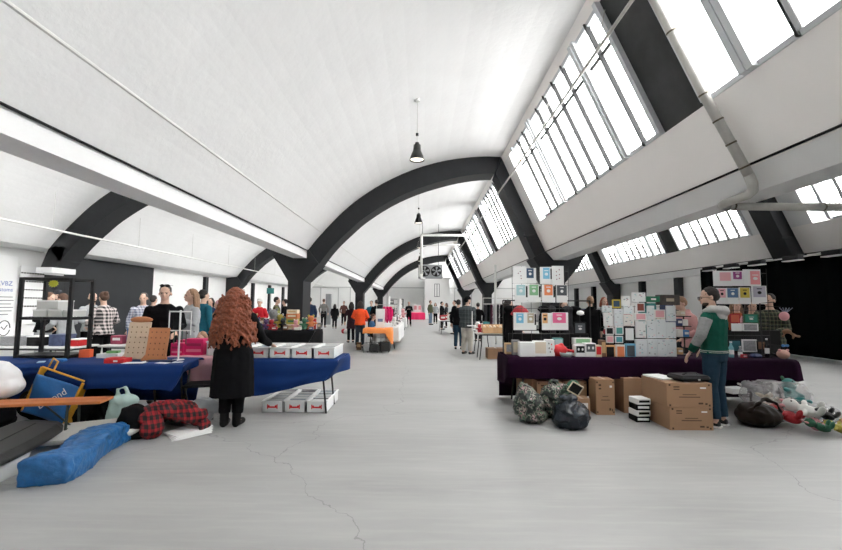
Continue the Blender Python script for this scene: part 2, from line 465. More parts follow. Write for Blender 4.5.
# ------------------------------------------------------------------ pipes and lamps
def brk(s, p, q, m=None): s.tube([p, q], .008, m, n=5)
t = thing('ceiling_conduit', (0, 0, 0), 'thin white conduit running along the lower left of the main vault', 'pipe')
MB().tube([(-3.66, Y0, 4.18), (-3.66, Y1, 4.18)], .028, n=8).build('pipe', pipe_w, t)
for y in range(2, 48, 3): MB().tube([(-3.66, y, 4.18), (-3.78, y + .1, 4.3)], .01, n=5).build('bracket', pipe_w, t)
t = thing('sprinkler_pipe', (0, 0, 0), 'white pipe hung below the far left vault', 'pipe')
MB().tube([(-12.1, Y0, 3.93), (-12.1, Y1, 3.93)], .035, n=8).build('pipe', pipe_w, t)
for y in range(1, 48, 4): MB().tube([(-12.1, y, 3.93), (-12.1, y, 5.2)], .006, n=5).build('hanger', pipe_g, t)
t = thing('window_winding_rod', (0, 0, 0), 'long pale winding rod hung beside the right-hand roof glazing', 'rod')
MB().tube([(2.88, Y0, 5.76), (2.88, Y1, 5.76)], .028, n=8).build('rod', pipe_g, t)
for y in (3.5, 6.5, 9.5, 12.2, 18, 21, 24, 27, 33, 37, 41):
    q = MB(); q.tube([(2.88, y, 5.76), (3.0, y, 6.0), (3.12, y, 6.62)], .008, n=5); q.tube([(2.88, y, 5.78), (2.98, y - .12, 5.98), (3.06, y + .05, 6.1)], .008, n=5); q.build('hanger', pipe_g, t)
t = thing('drain_pipe', (0, 0, 0), 'jointed grey drain pipe dropping past the roof glazing and turning under the beam', 'pipe')
pts = [(2.98, 5.38, 6.6), (3.95, 5.38, 4.47), (4.48, 5.36, 3.36), (4.54, 5.38, 3.24), (4.60, 5.45, 3.17), (4.62, 5.55, 3.14), (4.62, 6.0, 3.13), (4.66, 6.10, 3.125), (4.78, 6.14, 3.12), (9, 6.14, 3.12), (12.0, 6.14, 3.12)]
pr = .062
MB().tube(pts[:3], .062, n=12).build('pipe', pipe_g, t, smooth=True)
MB().tube(pts[2:9], .063, n=12).build('elbow', pipe_g, t, smooth=True)
MB().tube(pts[8:], pr, n=12).build('pipe', pipe_g, t, smooth=True)
coup = mat('rusty_coupling', (.12, .10, .07), .6, .4, var=.4, scale=20)
for a, b, kk in ((pts[0], pts[1], (.25, .55, .98)), (pts[1], pts[2], (.3, .6, .9)), (pts[9 - 1], pts[9], (.02, .35, .7)), (pts[9], pts[10], (.1, .5))):
    a = Vector(a); b = Vector(b); d = (b - a).normalized()
    for k in kk:
        p = a + (b - a) * k; MB().tube([p - d * .012, p + d * .012], .069, n=12).build('coupling', coup, t)
# pendant lamps
shade_m = mat('dark_enamel_shade', (.03, .03, .03), .35, .3)
def pendant(y, z, lab):
    t = thing('pendant_lamp', (-.12, y, z), lab, 'lamp', group='pendant lamps down the middle of the vault')
    prof = [(.0, .44), (.05, .44), (.055, .40), (.09, .38), (.095, .26), (.10, .24), (.13, .17), (.17, .06), (.185, 0), (.175, .0), (.16, .06), (.12, .17), (.05, .22), (0, .22)]
    rings = [[(r * math.cos(a * math.pi / 12), r * math.sin(a * math.pi / 12), h) for a in range(24)] for r, h in [(max(r, .001), h) for r, h in prof]]
    MB().loft(rings, cap=False).build('lamp_shade', shade_m, t, smooth=True)
    em = MATS.get('lamp_diffuser')
    if not em:
        em = mat('lamp_diffuser', (.9, .88, .8), .4); b = em.node_tree.nodes['Principled BSDF']
        b.inputs['Emission Color'].default_value = (1, .93, .8, 1); b.inputs['Emission Strength'].default_value = 1.6
    MB().ell((0, 0, .03), (.165, .165, .03), nu=20).build('bulb', em, t, smooth=True)
    MB().tube([(0, 0, .43), (0, 0, 6.66 - z)], .006, n=6).build('cable', pipe_g, t)
    MB().tube([(0, 0, .62), (0, 0, .68)], .035, n=10).build('cable_grip', black, t)
    MB().tube([(0, 0, 6.6 - z), (0, 0, 6.68 - z)], .06, n=12).build('ceiling_rose', pipe_w, t)
pendant(9.6, 5.10, 'dark bell pendant lamp nearest the viewer, hanging in front of the first big arch')
pendant(17.2, 5.10, 'dark bell pendant lamp seen through the opening of the first big arch')
pendant(24.8, 5.10, 'dark bell pendant lamp beside the upper end of the white duct, third in line')
pendant(32.4, 5.10, 'dark bell pendant lamp farthest away, just above the fan unit')
# fan unit
t = thing('fan_cooler_unit', (.58, 24.5, 3.2), 'grey ceiling-hung cooler with two black fans at the far end of the vault', 'cooler')
gm = mat('galvanised_grey', (.28, .29, .30), .5, .4)
MB().box((.0, .3, .42), (1.5, .6, .84), bev=.02).build('housing', gm, t)
for x in (-.36, .36):
    f = MB()
    f.tube([(x, -.02, .42), (x, -.06, .42)], .33, black, n=28)
    f.build('fan_shroud', None, t)
    f = MB()
    for k in range(5):
        a = 2 * math.pi * k / 5 + .3
        p = [(x + r * math.cos(a + w), -.075 + dy, .42 + r * math.sin(a + w)) for r, w, dy in ((.05, -.3, 0), (.28, -.35, 0), (.3, .25, .02), (.05, .3, .02))]
        f.add(p, [(0, 1, 2, 3)])
    f.tube([(x, -.06, .42), (x, -.1, .42)], .06, n=12)
    f.build('fan_blades', gm, t, fix=False)
MB().box((-.62, -.1, .42), (.22, .2, .7), bev=.01).build('control_box', mat('pale_plastic', (.55, .55, .53), .5), t)
for x in (-.5, .5): MB().tube([(x, .3, .84), (x, .3, 3.4)], .015, n=6).build('hanger', black, t)
t = thing('white_flue_duct', (0, 24, 3.5), 'white vertical duct with a long horizontal arm beside the cooler', 'duct')
MB().tube([(.02, 0, -.1), (.02, 0, 2.2), (.06, 0, 2.28), (2.88, 0, 2.28)], .075, n=12).build('duct', pipe_w, t, smooth=True)
MB().tube([(.02, 0, -.1), (.02, 0, -.35), (.25, 0, -.4)], .09, n=12).build('outlet', pipe_w, t, smooth=True)
MB().tube([(.0, 2.5, 2.0), (2.6, 2.5, 2.1)], .03, n=8).build('branch_pipe', pipe_w, t, smooth=True)

# ================================================================== PEOPLE
def remesh(mb, name, m, parent, voxel, smooth=2, disp=None):
    me = bpy.data.meshes.new('tmp'); me.from_pydata(mb.v, [], mb.f)
    import bmesh
    bm = bmesh.new(); bm.from_mesh(me); bmesh.ops.recalc_face_normals(bm, faces=bm.faces); bm.to_mesh(me); bm.free()
    t = bpy.data.objects.new('tmp', me); COL.objects.link(t)
    r = t.modifiers.new('r', 'REMESH'); r.mode = 'VOXEL'; r.voxel_size = voxel; r.use_smooth_shade = True
    if smooth:
        q = t.modifiers.new('s', 'SMOOTH'); q.iterations = smooth; q.factor = .5
    bpy.context.view_layer.update()
    out = bpy.data.meshes.new_from_object(t.evaluated_get(bpy.context.evaluated_depsgraph_get()))
    bpy.data.objects.remove(t); bpy.data.meshes.remove(me)
    if disp:
        out.vertices.foreach_get
        ns = [v.normal.copy() for v in out.vertices]
        for v, n in zip(out.vertices, ns): v.co += n * disp(v.co)
    out.polygons.foreach_set('use_smooth', [True] * len(out.polygons))
    out.materials.clear(); out.materials.append(m); out.name = name
    o = bpy.data.objects.new(name, out); COL.objects.link(o)
    if parent: o.parent = parent
    return o

def ering(c, rx, ry, n=14, pw=1.0):
    return [(c[0] + rx * math.cos(2 * math.pi * k / n), c[1] + ry * math.sin(2 * math.pi * k / n), c[2]) for k in range(n)]

SKIN = mat('skin_light', (.62, .40, .30), .55, var=.06, scale=9)
SKIN_T = mat('skin_tan', (.46, .28, .19), .55, var=.06, scale=9)
EYE = mat('eye_dark', (.02, .015, .012), .3)
ARMS = {
    'down': ((.27, .03, 1.15), (.255, -.05, .90)),
    'fwd': ((.26, -.02, 1.14), (.17, -.27, 1.06)),
    'phone': ((.25, -.03, 1.15), (.07, -.27, 1.22)),
    'reach': ((.27, -.12, 1.18), (.28, -.36, 1.02)),
    'pocket': ((.31, .06, 1.17), (.2, -.08, .95)),
    'folded': ((.25, -.03, 1.17), (-.03, -.20, 1.18)),
}
def hand(mb, wrist, d, side, up=None, curl=.5, k=1.0):
    d = Vector(d).normalized(); up = Vector(up or (0, 0, 1))
    x = d.cross(up)
    if x.length < .1: x = Vector((1, 0, 0))
    x.normalize(); n = x.cross(d).normalized(); w = Vector(wrist)
    R = Matrix((x, d, n)).transposed()
    mb.ell(w + d * .05 * k, (.038 * k, .052 * k, .016 * k), M=R, nu=10, nv=8)
    for i, (off, ln) in enumerate(((-.029, .072), (-.010, .082), (.010, .076), (.028, .060))):
        p = w + d * .085 * k + x * off * k
        q = p + (d - n * curl * .5).normalized() * ln * .5 * k; r = q + (d - n * curl * 1.6).normalized() * ln * .5 * k
        mb.tube([w + d * .05 * k + x * off * k, p, q, r], [.009 * k, .0092 * k, .0085 * k, .007 * k], n=7)
    p = w + d * .02 * k - x * .022 * side * k
    q = p + (d * .7 - x * side * .8 - n * .3).normalized() * .04 * k
    mb.tube([p, q, q + (d * .9 - x * side * .3 - n * .4).normalized() * .032 * k], [.012 * k, .011 * k, .008 * k], n=7)

def person(loc, rz, h, label, top=('jacket', None), bottom=('trousers', None), hair=('short', None), skin=None, arms=('down', 'down'),
           lean=0, yaw=0, nod=0, stance=0, female=False, hem=.86, sleeves='long', voxel=.014, shoes=None, bulk=1.0, step=0.0, sit=False,
           extras=(), group=None, glasses=False, head=True):
    """one standing figure facing -Y before turning; the body is one mesh, clothes and hair are its children"""
    sk = skin or SKIN; S = h / 1.75; rot = Matrix.Rotation(rz, 3, 'Z')
    L = Matrix.Rotation(math.radians(lean), 3, 'X'); piv = Vector((0, 0, .93))
    drop = .0 if not sit else .47
    def U(p):      # upper body
        p = Vector(p); p = L @ (p - piv) + piv; p.z -= drop
        return p * S
    def Dn(p): p = Vector(p); p.z -= drop * (1 if sit else 0); return p * S
    def uring(z, rx, ry, yo=0): return [U(q) for q in ering((0, yo, z), rx, ry)]
    wv = .93 if female else 1.0
    def torso(mb, g, z0=.86, flare=0.0, ztop=1.49):
        rs = [(z0, .165 + flare, .115 + flare * .7, 0), (.93, .165, .118, 0), (1.02, .150 * wv, .105, 0), (1.14, .150 * wv, .108, 0), (1.28, .165 * wv, .120, .0), (1.37, .165 * wv, .108, .005), (1.43, .115, .08, .01), (ztop, .065, .062, .01)]
        if z0 < .8: rs = [(z0, .165 + flare, .115 + flare * .7, 0), ((z0 + .93) / 2, .165 + flare * .5, .12 + flare * .35, 0)] + rs[1:]
        out = [uring(z, (rx + g) * bulk, (ry + g) * bulk, yo) if z >= .75 else [Dn(q) for q in ering((0, yo, z), (rx + g) * bulk, (ry + g) * bulk)] for z, rx, ry, yo in rs]
        mb.loft(out)
    Hd = U((0, -.01, 1.475)); HR = L @ Matrix.Rotation(math.radians(yaw), 3, 'Z') @ Matrix.Rotation(math.radians(nod), 3, 'X')
    def HP(p): return HR @ (Vector(p) * S) + Hd
    HP_ = HP
    def HP(p): return HP_(Vector(p) * 1.07)
    b = MB(); torso(b, -.012, .86)
    b.tube([U((0, .01, 1.40)), U((0, .0, 1.48)), HP((0, -.0, .10))], [.07 * S, .056 * S, .054 * S], n=12)
    b.ell(HP((0, .008, .185)), (.076 * S, .094 * S, .092 * S), M=HR, nu=16, nv=12)
    b.ell(HP((0, -.03, .125)), (.060 * S, .064 * S, .078 * S), M=HR, nu=14, nv=10)
    b.ell(HP((0, -.062, .078)), (.03 * S, .03 * S, .022 * S), M=HR)                        # chin
    b.tube([HP((0, -.085, .165)), HP((0, -.106, .125)), HP((0, -.09, .117))], [.008 * S, .015 * S, .01 * S], n=8)   # nose
    b.ell(HP((0, -.086, .092)), (.024 * S, .012 * S, .010 * S), M=HR, nu=8, nv=6)         # mouth
    b.ell(HP((0, -.080, .172)), (.052 * S, .014 * S, .010 * S), M=HR, nu=10, nv=6)        # brow
    for s in (-1, 1):
        b.ell(HP((s * .078, .012, .140)), (.010 * S, .020 * S, .031 * S), M=HR, nu=8, nv=6)
    aw = []
    for s, a in ((1, arms[0]), (-1, arms[1])):
        e, w = ARMS[a] if isinstance(a, str) else a
        sh = U((s * .168 * wv * bulk, .005, 1.375)); e = U((s * e[0] * wv, e[1], e[2])); w = U((s * w[0] * wv, w[1], w[2]))
        b.tube([sh, (sh * .55 + e * .45), e, (e * .6 + w * .4), w], [.052 * S, .045 * S, .038 * S, .038 * S, .026 * S], n=10)
        b.ell(sh, .055 * S)
        hand(b, w, (w - e), s, (0, 0, 1) if abs((w - e).normalized().z) < .8 else (0, -1, 0), k=S * 1.05)
        aw.append((s, sh, e, w))
    legs = []
    for s in (1, -1):
        hip = Dn((s * .085, 0, .90))
        if sit: kn = Dn((s * .12, -.42, .93)); an = Dn((s * .13, -.40, .52))
        else: kn = Dn((s * (.095 + stance * .3), -.015 + s * step * .4, .49)); an = Dn((s * (.10 + stance * .6), .02 + s * step, .09))
        fd = Dn((s * (.12 + stance * .6), -.13 + s * step, .04)) if not sit else Dn((s * .13, -.55, .50))
        b.tube([hip, hip * .5 + kn * .5, kn, kn * .65 + an * .35, an], [.088 * S, .075 * S, .052 * S, .054 * S, .036 * S], n=10)
        b.tube([an - Vector((0, -.03, .03)) * S, fd], [.038 * S, .032 * S], n=8)
        legs.append((s, hip, kn, an, fd))
    o = remesh(b, 'person', sk, None, voxel, 2)
    o.location = loc; o.rotation_euler = (0, 0, rz); tag(o, label, 'person', group)
    # clothes
    if top[0]:
        g = MB(); big = top[0] in ('coat', 'jacket', 'hoodie', 'parka')
        gg = .018 if big else .008
        torso(g, gg, hem, .02 if hem < .8 else .008, 1.475)
        for s, sh, e, w in aw:
            we = w if sleeves == 'long' else e + (w - e) * .25
            if sleeves == 'short': we = None
            pts = [sh, sh * .55 + e * .45, e] + ([e * .5 + we * .5, e * .06 + we * .94] if we is not None else [])
            rr = [(.062 + gg * .4), (.055 + gg * .5), (.050 + gg * .5), (.047 + gg * .4), .040 + gg * .3][:len(pts)]
            g.tube(pts, [r * S for r in rr], n=12); g.ell(sh, (.064 + gg * .4) * S)
        if top[0] in ('hoodie', 'parka', 'coat'):
            g.tube([U((-.075, -.03, 1.47)), U((-.05, .07, 1.49)), U((0, .10, 1.47)), U((.05, .07, 1.49)), U((.075, -.03, 1.47))], [.02 * S, .034 * S, .042 * S, .034 * S, .02 * S], n=8)
        def wr(co):
            return .006 * noise.noise(co * 14) + .003 * noise.noise(co * 33)
        remesh(g, top[0], top[1], o, voxel, 2, wr)
    if bottom[0]:
        g = MB()
        if bottom[0] == 'skirt':
            g.loft([[Dn(q) for q in ering((0, 0, z), rx, ry)] for z, rx, ry in ((.42, .21, .17), (.7, .19, .15), (.98, .17, .125))])
        else:
            g.loft([[Dn(q) for q in ering((0, 0, z), rx * bulk, ry * bulk)] for z, rx, ry in ((.82, .155, .115), (.92, .18, .132), (1.02, .158, .115))])
            ez = bottom[2] if len(bottom) > 2 else .96
            for s, hip, kn, an, fd in legs:
                en = kn + (an - kn) * ez
                g.tube([hip, hip * .5 + kn * .5, kn, kn * .5 + en * .5, en], [q * S * (bulk * .5 + .5) for q in (.100, .090, .070, .066, .058)], n=12)
        remesh(g, bottom[0], bottom[1], o, voxel, 1, lambda co: .005 * noise.noise(co * 12))
    for s, hip, kn, an, fd in legs:
        g = MB(); a = Vector(an)
        bt = shoes and shoes[0] == 'boot'
        g.tube([a + Vector((0, .045, -.05)) * S, a + Vector((0, -.03, -.05)) * S, fd + Vector((0, 0, .0)) * S, fd + Vector((0, -.04, -.008)) * S], [.04 * S, .045 * S, .043 * S, .03 * S], n=10)
        if bt: g.tube([a + Vector((0, .0, -.06)) * S, a + Vector((0, 0, .16)) * S], [.055 * S, .058 * S], n=10)
        sm = shoes[1] if shoes else mat('black_shoe', (.02, .02, .02), .5)
        q = remesh(g, 'boot' if bt else 'shoe', sm, o, max(voxel * .8, .01), 1)
        if shoes and len(shoes) > 2:
            z0 = min(v.co.z for v in q.data.vertices)
            k = MB(); k.loft([[(fx * S + a.x, fy * S + a.y, z) for fx, fy in ((-.04, .06), (.04, .06), (.048, -.06), (.045, -.17), (.02, -.21), (-.02, -.21), (-.045, -.17), (-.048, -.06))] for z in (max(z0, 0.002), max(z0, 0) + .022)])
            k.build('sole', shoes[2], q)
    hk, hm = hair[0], (hair[1] if len(hair) > 1 else None)
    if hk and hk != 'bald':
        g = MB()
        g.ell(HP((0, .022, .196)), (.084 * S, .096 * S, .092 * S), M=HR, nu=16, nv=12)
        g.ell(HP((0, .045, .165)), (.080 * S, .075 * S, .080 * S), M=HR, nu=14, nv=10)
        if hk in ('long', 'mid'):
            zb = -.16 if hk == 'long' else -.0
            for a in range(-4, 5):
                q = math.pi / 2 + a * .38
                g.tube([HP((.07 * math.cos(q), .02 + .075 * math.sin(q), .19)), HP((.088 * math.cos(q), .025 + .085 * math.sin(q), .08)), HP((.10 * math.cos(q), .035 + .085 * math.sin(q), zb))], [.03 * S, .035 * S, .022 * S], n=8)
        if hk == 'bun': g.ell(HP((0, .10, .235)), .045 * S)
        if hk == 'cap':
            g.ell(HP((0, -.08, .20)), (.07 * S, .07 * S, .012 * S), M=HR)
            g.ell(HP((0, .0, .215)), (.090 * S, .105 * S, .085 * S), M=HR)
        if hk == 'curly':
            for (z, rx, ry, yo) in ((.12, .13, .12, .05), (.05, .16, .13, .055), (-.03, .185, .14, .06), (-.11, .21, .14, .065), (-.19, .215, .13, .07), (-.25, .18, .11, .07)):
                g.ell(HP((0, yo, z)), (rx * S, ry * S, .11 * S), M=HR, nu=16, nv=10)
            g.ell(HP((0, .02, .18)), (.12 * S, .115 * S, .10 * S), M=HR)
            rd = random.Random(3)
            for i in range(300):
                a = rd.uniform(-.35, math.pi + .35); z = rd.uniform(-.22, .2)
                R_ = .125 + (.2 - z) * .30 + rd.uniform(-.015, .03); R_ = min(R_, .255)
                p0 = Vector((R_ * math.cos(a), .04 + R_ * .6 * math.sin(a), z)); pts = []
                ln = rd.uniform(.12, .26); ph = rd.uniform(0, 6)
                for j in range(9):
                    t = j / 8; pts.append(HP(p0 * (1 + .06 * t) + Vector((.013 * math.cos(ph + t * 13), .013 * math.sin(ph + t * 13), -ln * t))))
                g.tube(pts, .011 * S, n=5)
            hr = remesh(g, 'hair', hm, o, .0085, 0, lambda co: .010 * noise.noise(co * 32) + .006 * noise.noise(co * 70))
        else:
            hr = remesh(g, 'hair', hm, o, max(voxel * .7, .010), 1, lambda co: .006 * noise.noise(co * 40))
            # keep the face open
        import bmesh
        bm = bmesh.new(); bm.from_mesh(hr.data); inv = HR.transposed(); kill = []
        for v in bm.verts:
            q = inv @ (v.co - Hd) / S
            if q.y < -.035 and q.z < .19 and abs(q.x) < .085 and q.z > .0 and hk != 'curly' and hk != 'cap': kill.append(v)
            elif hk == 'cap' and q.z < .185 and q.y < .01: kill.append(v)
        bmesh.ops.delete(bm, geom=kill, context='VERTS'); bm.to_mesh(hr.data); bm.free()
    if 'beard' in extras:
        g = MB(); g.ell(HP((0, -.040, .080)), (.055 * S, .053 * S, .036 * S), M=HR); g.ell(HP((0, -.094, .108)), (.03 * S, .008 * S, .007 * S), M=HR, nu=8, nv=6)
        remesh(g, 'beard', mat('dark_beard', (.045, .027, .02), .9), o, .008, 1)
    for s in (-1, 1):
        if head: MB().ell(HP((s * .031, -.083, .152)), (.013 * S, .008 * S, .008 * S), EYE, M=HR, nu=8, nv=6).build('eye', None, o, smooth=True)
    if voxel <= .012 and head:
        for s in (-1, 1): MB().tube([HP((s * .014, -.094, .166)), HP((s * .03, -.094, .171)), HP((s * .046, -.084, .167))], .0035 * S, n=5).build('eyebrow', H_BR, o, smooth=True)
        MB().tube([HP((-.022, -.094, .093)), HP((0, -.100, .094)), HP((.022, -.094, .093))], [.003 * S, .0055 * S, .003 * S], n=6).build('lips', mat('lips', (.42, .18, .15), .5), o, smooth=True)
    if glasses:
        g = MB(); zg, yg = (.152, -.105) if glasses != 'top' else (.262, -.055)
        for s in (-1, 1):
            ring = [HP((s * .034 + .026 * math.cos(k * math.pi / 6), yg, zg + .02 * math.sin(k * math.pi / 6))) for k in range(13)]
            g.tube(ring, .0035 * S, n=5); g.tube([HP((s * .06, yg, zg + .006)), HP((s * .083, yg + .115, zg))], .003 * S, n=5)
            if glasses == 'top': g.ell(HP((s * .034, yg, zg)), (.026 * S, .004 * S, .02 * S), M=HR)
        g.tube([HP((-.01, yg - .002, zg + .006)), HP((.01, yg - .002, zg + .006))], .003 * S, n=5)
        g.build('glasses', black, o)
    o['HP'] = 0; del o['HP']
    return o, (HP, U, Dn, S, aw)

def cl(name, c, **k): return mat(name, c, .92, var=.12, scale=18, spec=.12, **k)
BLK = cl('black_cloth', (.0045, .0045, .0055)); CHAR = cl('charcoal_cloth', (.04, .04, .045)); NAVY = cl('navy_cloth', (.02, .035, .08))
TEAL = cl('teal_cloth', (.02, .12, .17)); GREYC = cl('grey_wool', (.36, .37, .38)); LGREY = cl('light_grey_cloth', (.48, .47, .45)); WHT = cl('white_cloth', (.75, .74, .73))
ORG = cl('orange_cloth', (.85, .10, .03)); PNK = cl('dusty_pink_cloth', (.60, .33, .32)); MAG = cl('magenta_cloth', (.65, .02, .13)); TAN = cl('tan_cloth', (.55, .33, .18))
OLV = cl('olive_cloth', (.09, .10, .06)); JEAN = cl('blue_denim', (.018, .042, .066)); JEAN2 = cl('pale_denim', (.16, .22, .30)); KHA = cl('pale_khaki_cloth', (.50, .47, .42))
GRN = cl('bottle_green_cloth', (.008, .075, .052)); RED = cl('red_cloth', (.50, .02, .03)); BLU = cl('mid_blue_cloth', (.06, .16, .32)); YEL = cl('hivis_yellow_cloth', (.6, .6, .12))
H_DK = mat('dark_hair', (.018, .013, .011), .75); H_BR = mat('brown_hair', (.10, .05, .03), .75); H_BL = mat('blond_hair', (.27, .155, .09), .7, var=.3, scale=30)
H_GR = mat('grey_hair', (.06, .052, .047), .8); H_PK = mat('pink_knit_hat', (.60, .35, .38), .9); H_RD = mat('red_curly_hair', (.21, .052, .02), .6, var=.85, scale=30, bump=.6, bscale=70); H_WH = mat('white_hat', (.7, .7, .68), .9)
CHK = plaid('black_white_check', (.70, .62, .60), (.02, .02, .02), (.02, .02, .02), .075, .0, .55)
CHB = plaid('blue_white_check', (.55, .58, .66), (.12, .14, .22), (.5, .3, .3), .06, .3, .4)
CHG = plaid('dark_grey_check', (.012, .016, .018), (.035, .045, .05), (.16, .19, .19), .13, .5, .5)
CHF = plaid('green_brown_check', (.05, .075, .045), (.02, .02, .015), (.26, .22, .13), .07, .5, .5)
STR = plaid('striped_knit', (.05, .05, .05), (.25, .24, .22), (.3, .3, .28), .09, .0, .5)
HIV = plaid('black_yellow_panels', (.012, .012, .012), (.35, .38, .12), (.4, .42, .3), .30, .2, .35)
# ---- the two people nearest
o, K = person(((-2.397, 5.2, 1.597)[0], 5.2, 0), math.pi + .08, 1.74, 'woman with long curly red hair and black coat, seen from behind', ('coat', BLK), ('trousers', BLK, .8),
       ('curly', H_RD), arms=(((.245, .0, 1.15), (.20, -.12, .93)), ((.32, -.20, 1.08), (.36, -.42, 1.0))), hem=.38, female=True, voxel=.010, shoes=('boot', mat('black_leather', (.005, .005, .005), .5, spec=.12)), stance=-.04, bulk=1.36)
o, K = person(((3.911, 5.38, 1.646)[0], 5.38, 0), math.pi + .55, 1.80, 'bearded man in glasses wearing a green jacket with grey sleeves, at the purple table', ('hoodie', GRN), ('trousers', JEAN),
       ('short', H_DK), arms=(((.27, -.03, 1.15), (.25, -.17, .93)), ((.27, -.02, 1.15), (.24, -.22, .95))), yaw=34, nod=8, hem=.92, voxel=.010, shoes=('shoe', mat('black_canvas_shoe', (.02, .02, .022), .8), mat('white_rubber', (.7, .7, .68), .6)), extras=('beard',), glasses=True, bulk=1.10)
HP, U, Dn, S, aw = K
g = MB()
for s, sh, e, w in aw:
    m_ = e + (w - e) * .55
    g.tube([sh * .93 + e * .07, sh * .5 + e * .5, e, e * .5 + m_ * .5, m_], [.078 * S, .069 * S, .064 * S, .060 * S, .056 * S], n=12)
remesh(g, 'sleeves', mat('grey_heather', (.25, .25, .25), .9, var=.3, scale=30), o, .011, 2)
g = MB()
g.tube([U((-.10, -.07, 1.44)), U((-.11, .03, 1.485)), U((-.05, .11, 1.47)), U((0, .13, 1.45)), U((.05, .11, 1.47)), U((.11, .03, 1.485)), U((.10, -.07, 1.44))], [.03 * S, .05 * S, .06 * S, .065 * S, .06 * S, .05 * S, .03 * S], n=10)
g.ell(U((0, .10, 1.39)), (.12 * S, .05 * S, .08 * S))
remesh(g, 'hood', mat('grey_heather_hood', (.42, .41, .40), .9, var=.2, scale=30), o, .011, 2)
g = MB()
for z in (.935, .955): g.tube([U(q) for q in ering((0, 0, z), .198, .148, 28)] + [U(ering((0, 0, z), .198, .148, 28)[0])], .004, n=5)
g.build('trim_stripes', mat('cream_knit', (.5, .5, .45), .9), o)

F, B_, Lf, Rt = 0.0, math.pi, -math.pi / 2, math.pi / 2      # facing the viewer, away, left, right
def pp(w, D, rz, label, *a, **k):
    h = w[2] * k.pop('hs', 1.0)
    return person((w[0], D, 0), rz, h, label, *a, **k)
# ---- left, behind the stalls
pp((-6.763, 8.6, 1.767), 8.6, Lf - .5, 'person in black and white checked shirt with a bun, turned away on the left', ('jacket', CHK), ('trousers', BLK), ('bun', H_BR), arms=('fwd', 'fwd'), lean=6)
pp((-7.779, 9.5, 1.776), 9.5, Rt - .5, 'bald bearded man in grey jacket facing the checked shirt', ('jacket', GREYC), ('trousers', BLK), ('bald',), arms=('fwd', 'fwd'), extras=('beard',))
pp((-8.706, 9.3, 1.763), 9.3, Rt, 'person in black top and grey trousers seen through left of the black display frame', ('jacket', BLK), ('trousers', GREYC), ('short', H_BR), arms=('fwd', 'fwd'), lean=8)
pp((-8.975, 9.9, 1.828), 9.9, F + .4, 'bearded man in black seen through the middle of the black display frame', ('jacket', BLK), ('trousers', BLK), ('cap', CHAR), arms=('fwd', 'fwd'), extras=('beard',))
pp((-7.38, 8.4, 1.725), 8.4, Lf, 'person in grey shirt seen through the right of the black display frame', ('jacket', GREYC), ('trousers', LGREY), ('short', H_BR), arms=('fwd', 'fwd'), lean=10)
pp((-6.568, 9.5, 1.771), 9.5, Rt - 1.2, 'grey-haired person in pale blue checked shirt behind the drilled boards', ('jacket', CHB), ('trousers', CHAR), ('short', H_GR), arms=('fwd', 'down'), bulk=1.1)
pp((-7.66, 11.5, 1.75), 11.5, B_, 'dark-haired person half hidden behind the man in black jumper', ('jacket', CHAR), ('trousers', BLK), ('short', H_DK))
o, K = pp((-4.144, 6.5, 1.827), 6.5, F + .5, 'man in black jumper with sunglasses pushed up on short hair', ('jumper', BLK), ('trousers', BLK), ('short', H_GR), arms=('fwd', 'fwd'), lean=4, yaw=-5, voxel=.012, bulk=1.16, glasses='top')
o, K = pp((-4.233, 7.4, 1.799), 7.4, Lf + .9, 'woman with long blond hair in pale grey wool coat', ('coat', GREYC), ('trousers', BLK), ('long', H_BL), arms=('phone', 'fwd'), female=True, hem=.80, voxel=.012, bulk=1.12)
pp((-4.769, 8.8, 1.832), 8.8, B_ - .5, 'person in teal top directly behind the woman in grey coat', ('jacket', TEAL), ('trousers', BLK), ('short', H_DK), bulk=1.1)
pp((-4.832, 9.6, 1.621), 9.6, Lf, 'person in tan coat and pink hat left of the red curly hair', ('coat', TAN), ('trousers', BLK), ('short', H_PK), female=True, hs=1.0, bulk=1.15)
pp((-6.544, 12.5, 1.703), 12.5, F, 'dark-haired person behind the tan coat and pink hat', ('jacket', NAVY), ('trousers', BLK), ('mid', H_DK))
pp(((-3.876, 7.15, 1.061)[0], 0, 1.42), 7.15, F - .3, 'child with white headband seated low behind the magenta boxes', ('jumper', PNK), ('trousers', BLK, .3), ('mid', H_BL), arms=('fwd', 'fwd'), sit=True, female=True)
pp((-5.377, 13.4, 1.71), 13.4, F, 'person in red and white outfit and hat right of the red curly hair', ('jacket', RED), ('trousers', WHT), ('cap', H_WH), arms=('fwd', 'fwd'))
pp((-5.205, 14.5, 1.782), 14.5, Rt + .3, 'person in black jacket with yellow panels left of the first dark column', ('jacket', HIV), ('trousers', BLK), ('short', H_DK), arms=('fwd', 'down'))
pp((-5.591, 16.5, 1.734), 16.5, Lf, 'person in plain black against the left edge of the first dark column', ('jacket', BLK), ('trousers', BLK), ('short', H_DK), arms=('fwd', 'down'))
pp((-4.979, 18.0, 1.835), 18, B_ + .3, 'person in long navy jacket right of the first dark column', ('jacket', NAVY), ('trousers', BLK), ('short', H_DK), hem=.7, bulk=1.15, voxel=.018)
pp((-6.523, 27.0, 1.891), 27, B_, 'person in striped jumper beside the grey post', ('jumper', STR), ('trousers', BLK), ('short', H_BR), voxel=.02)
pp((-5.56, 26.0, 1.56), 26, B_, 'person in black coat just right of the grey post', ('coat', BLK), ('trousers', BLK), ('mid', H_DK), voxel=.02, hem=.7, bulk=1.2)
pp((-5.747, 30.0, 1.776), 30, F, 'distant person in dark brown top between grey post and second column', ('jacket', cl('brown_cloth', (.12, .05, .04))), ('trousers', BLK), ('short', H_BR), voxel=.022)
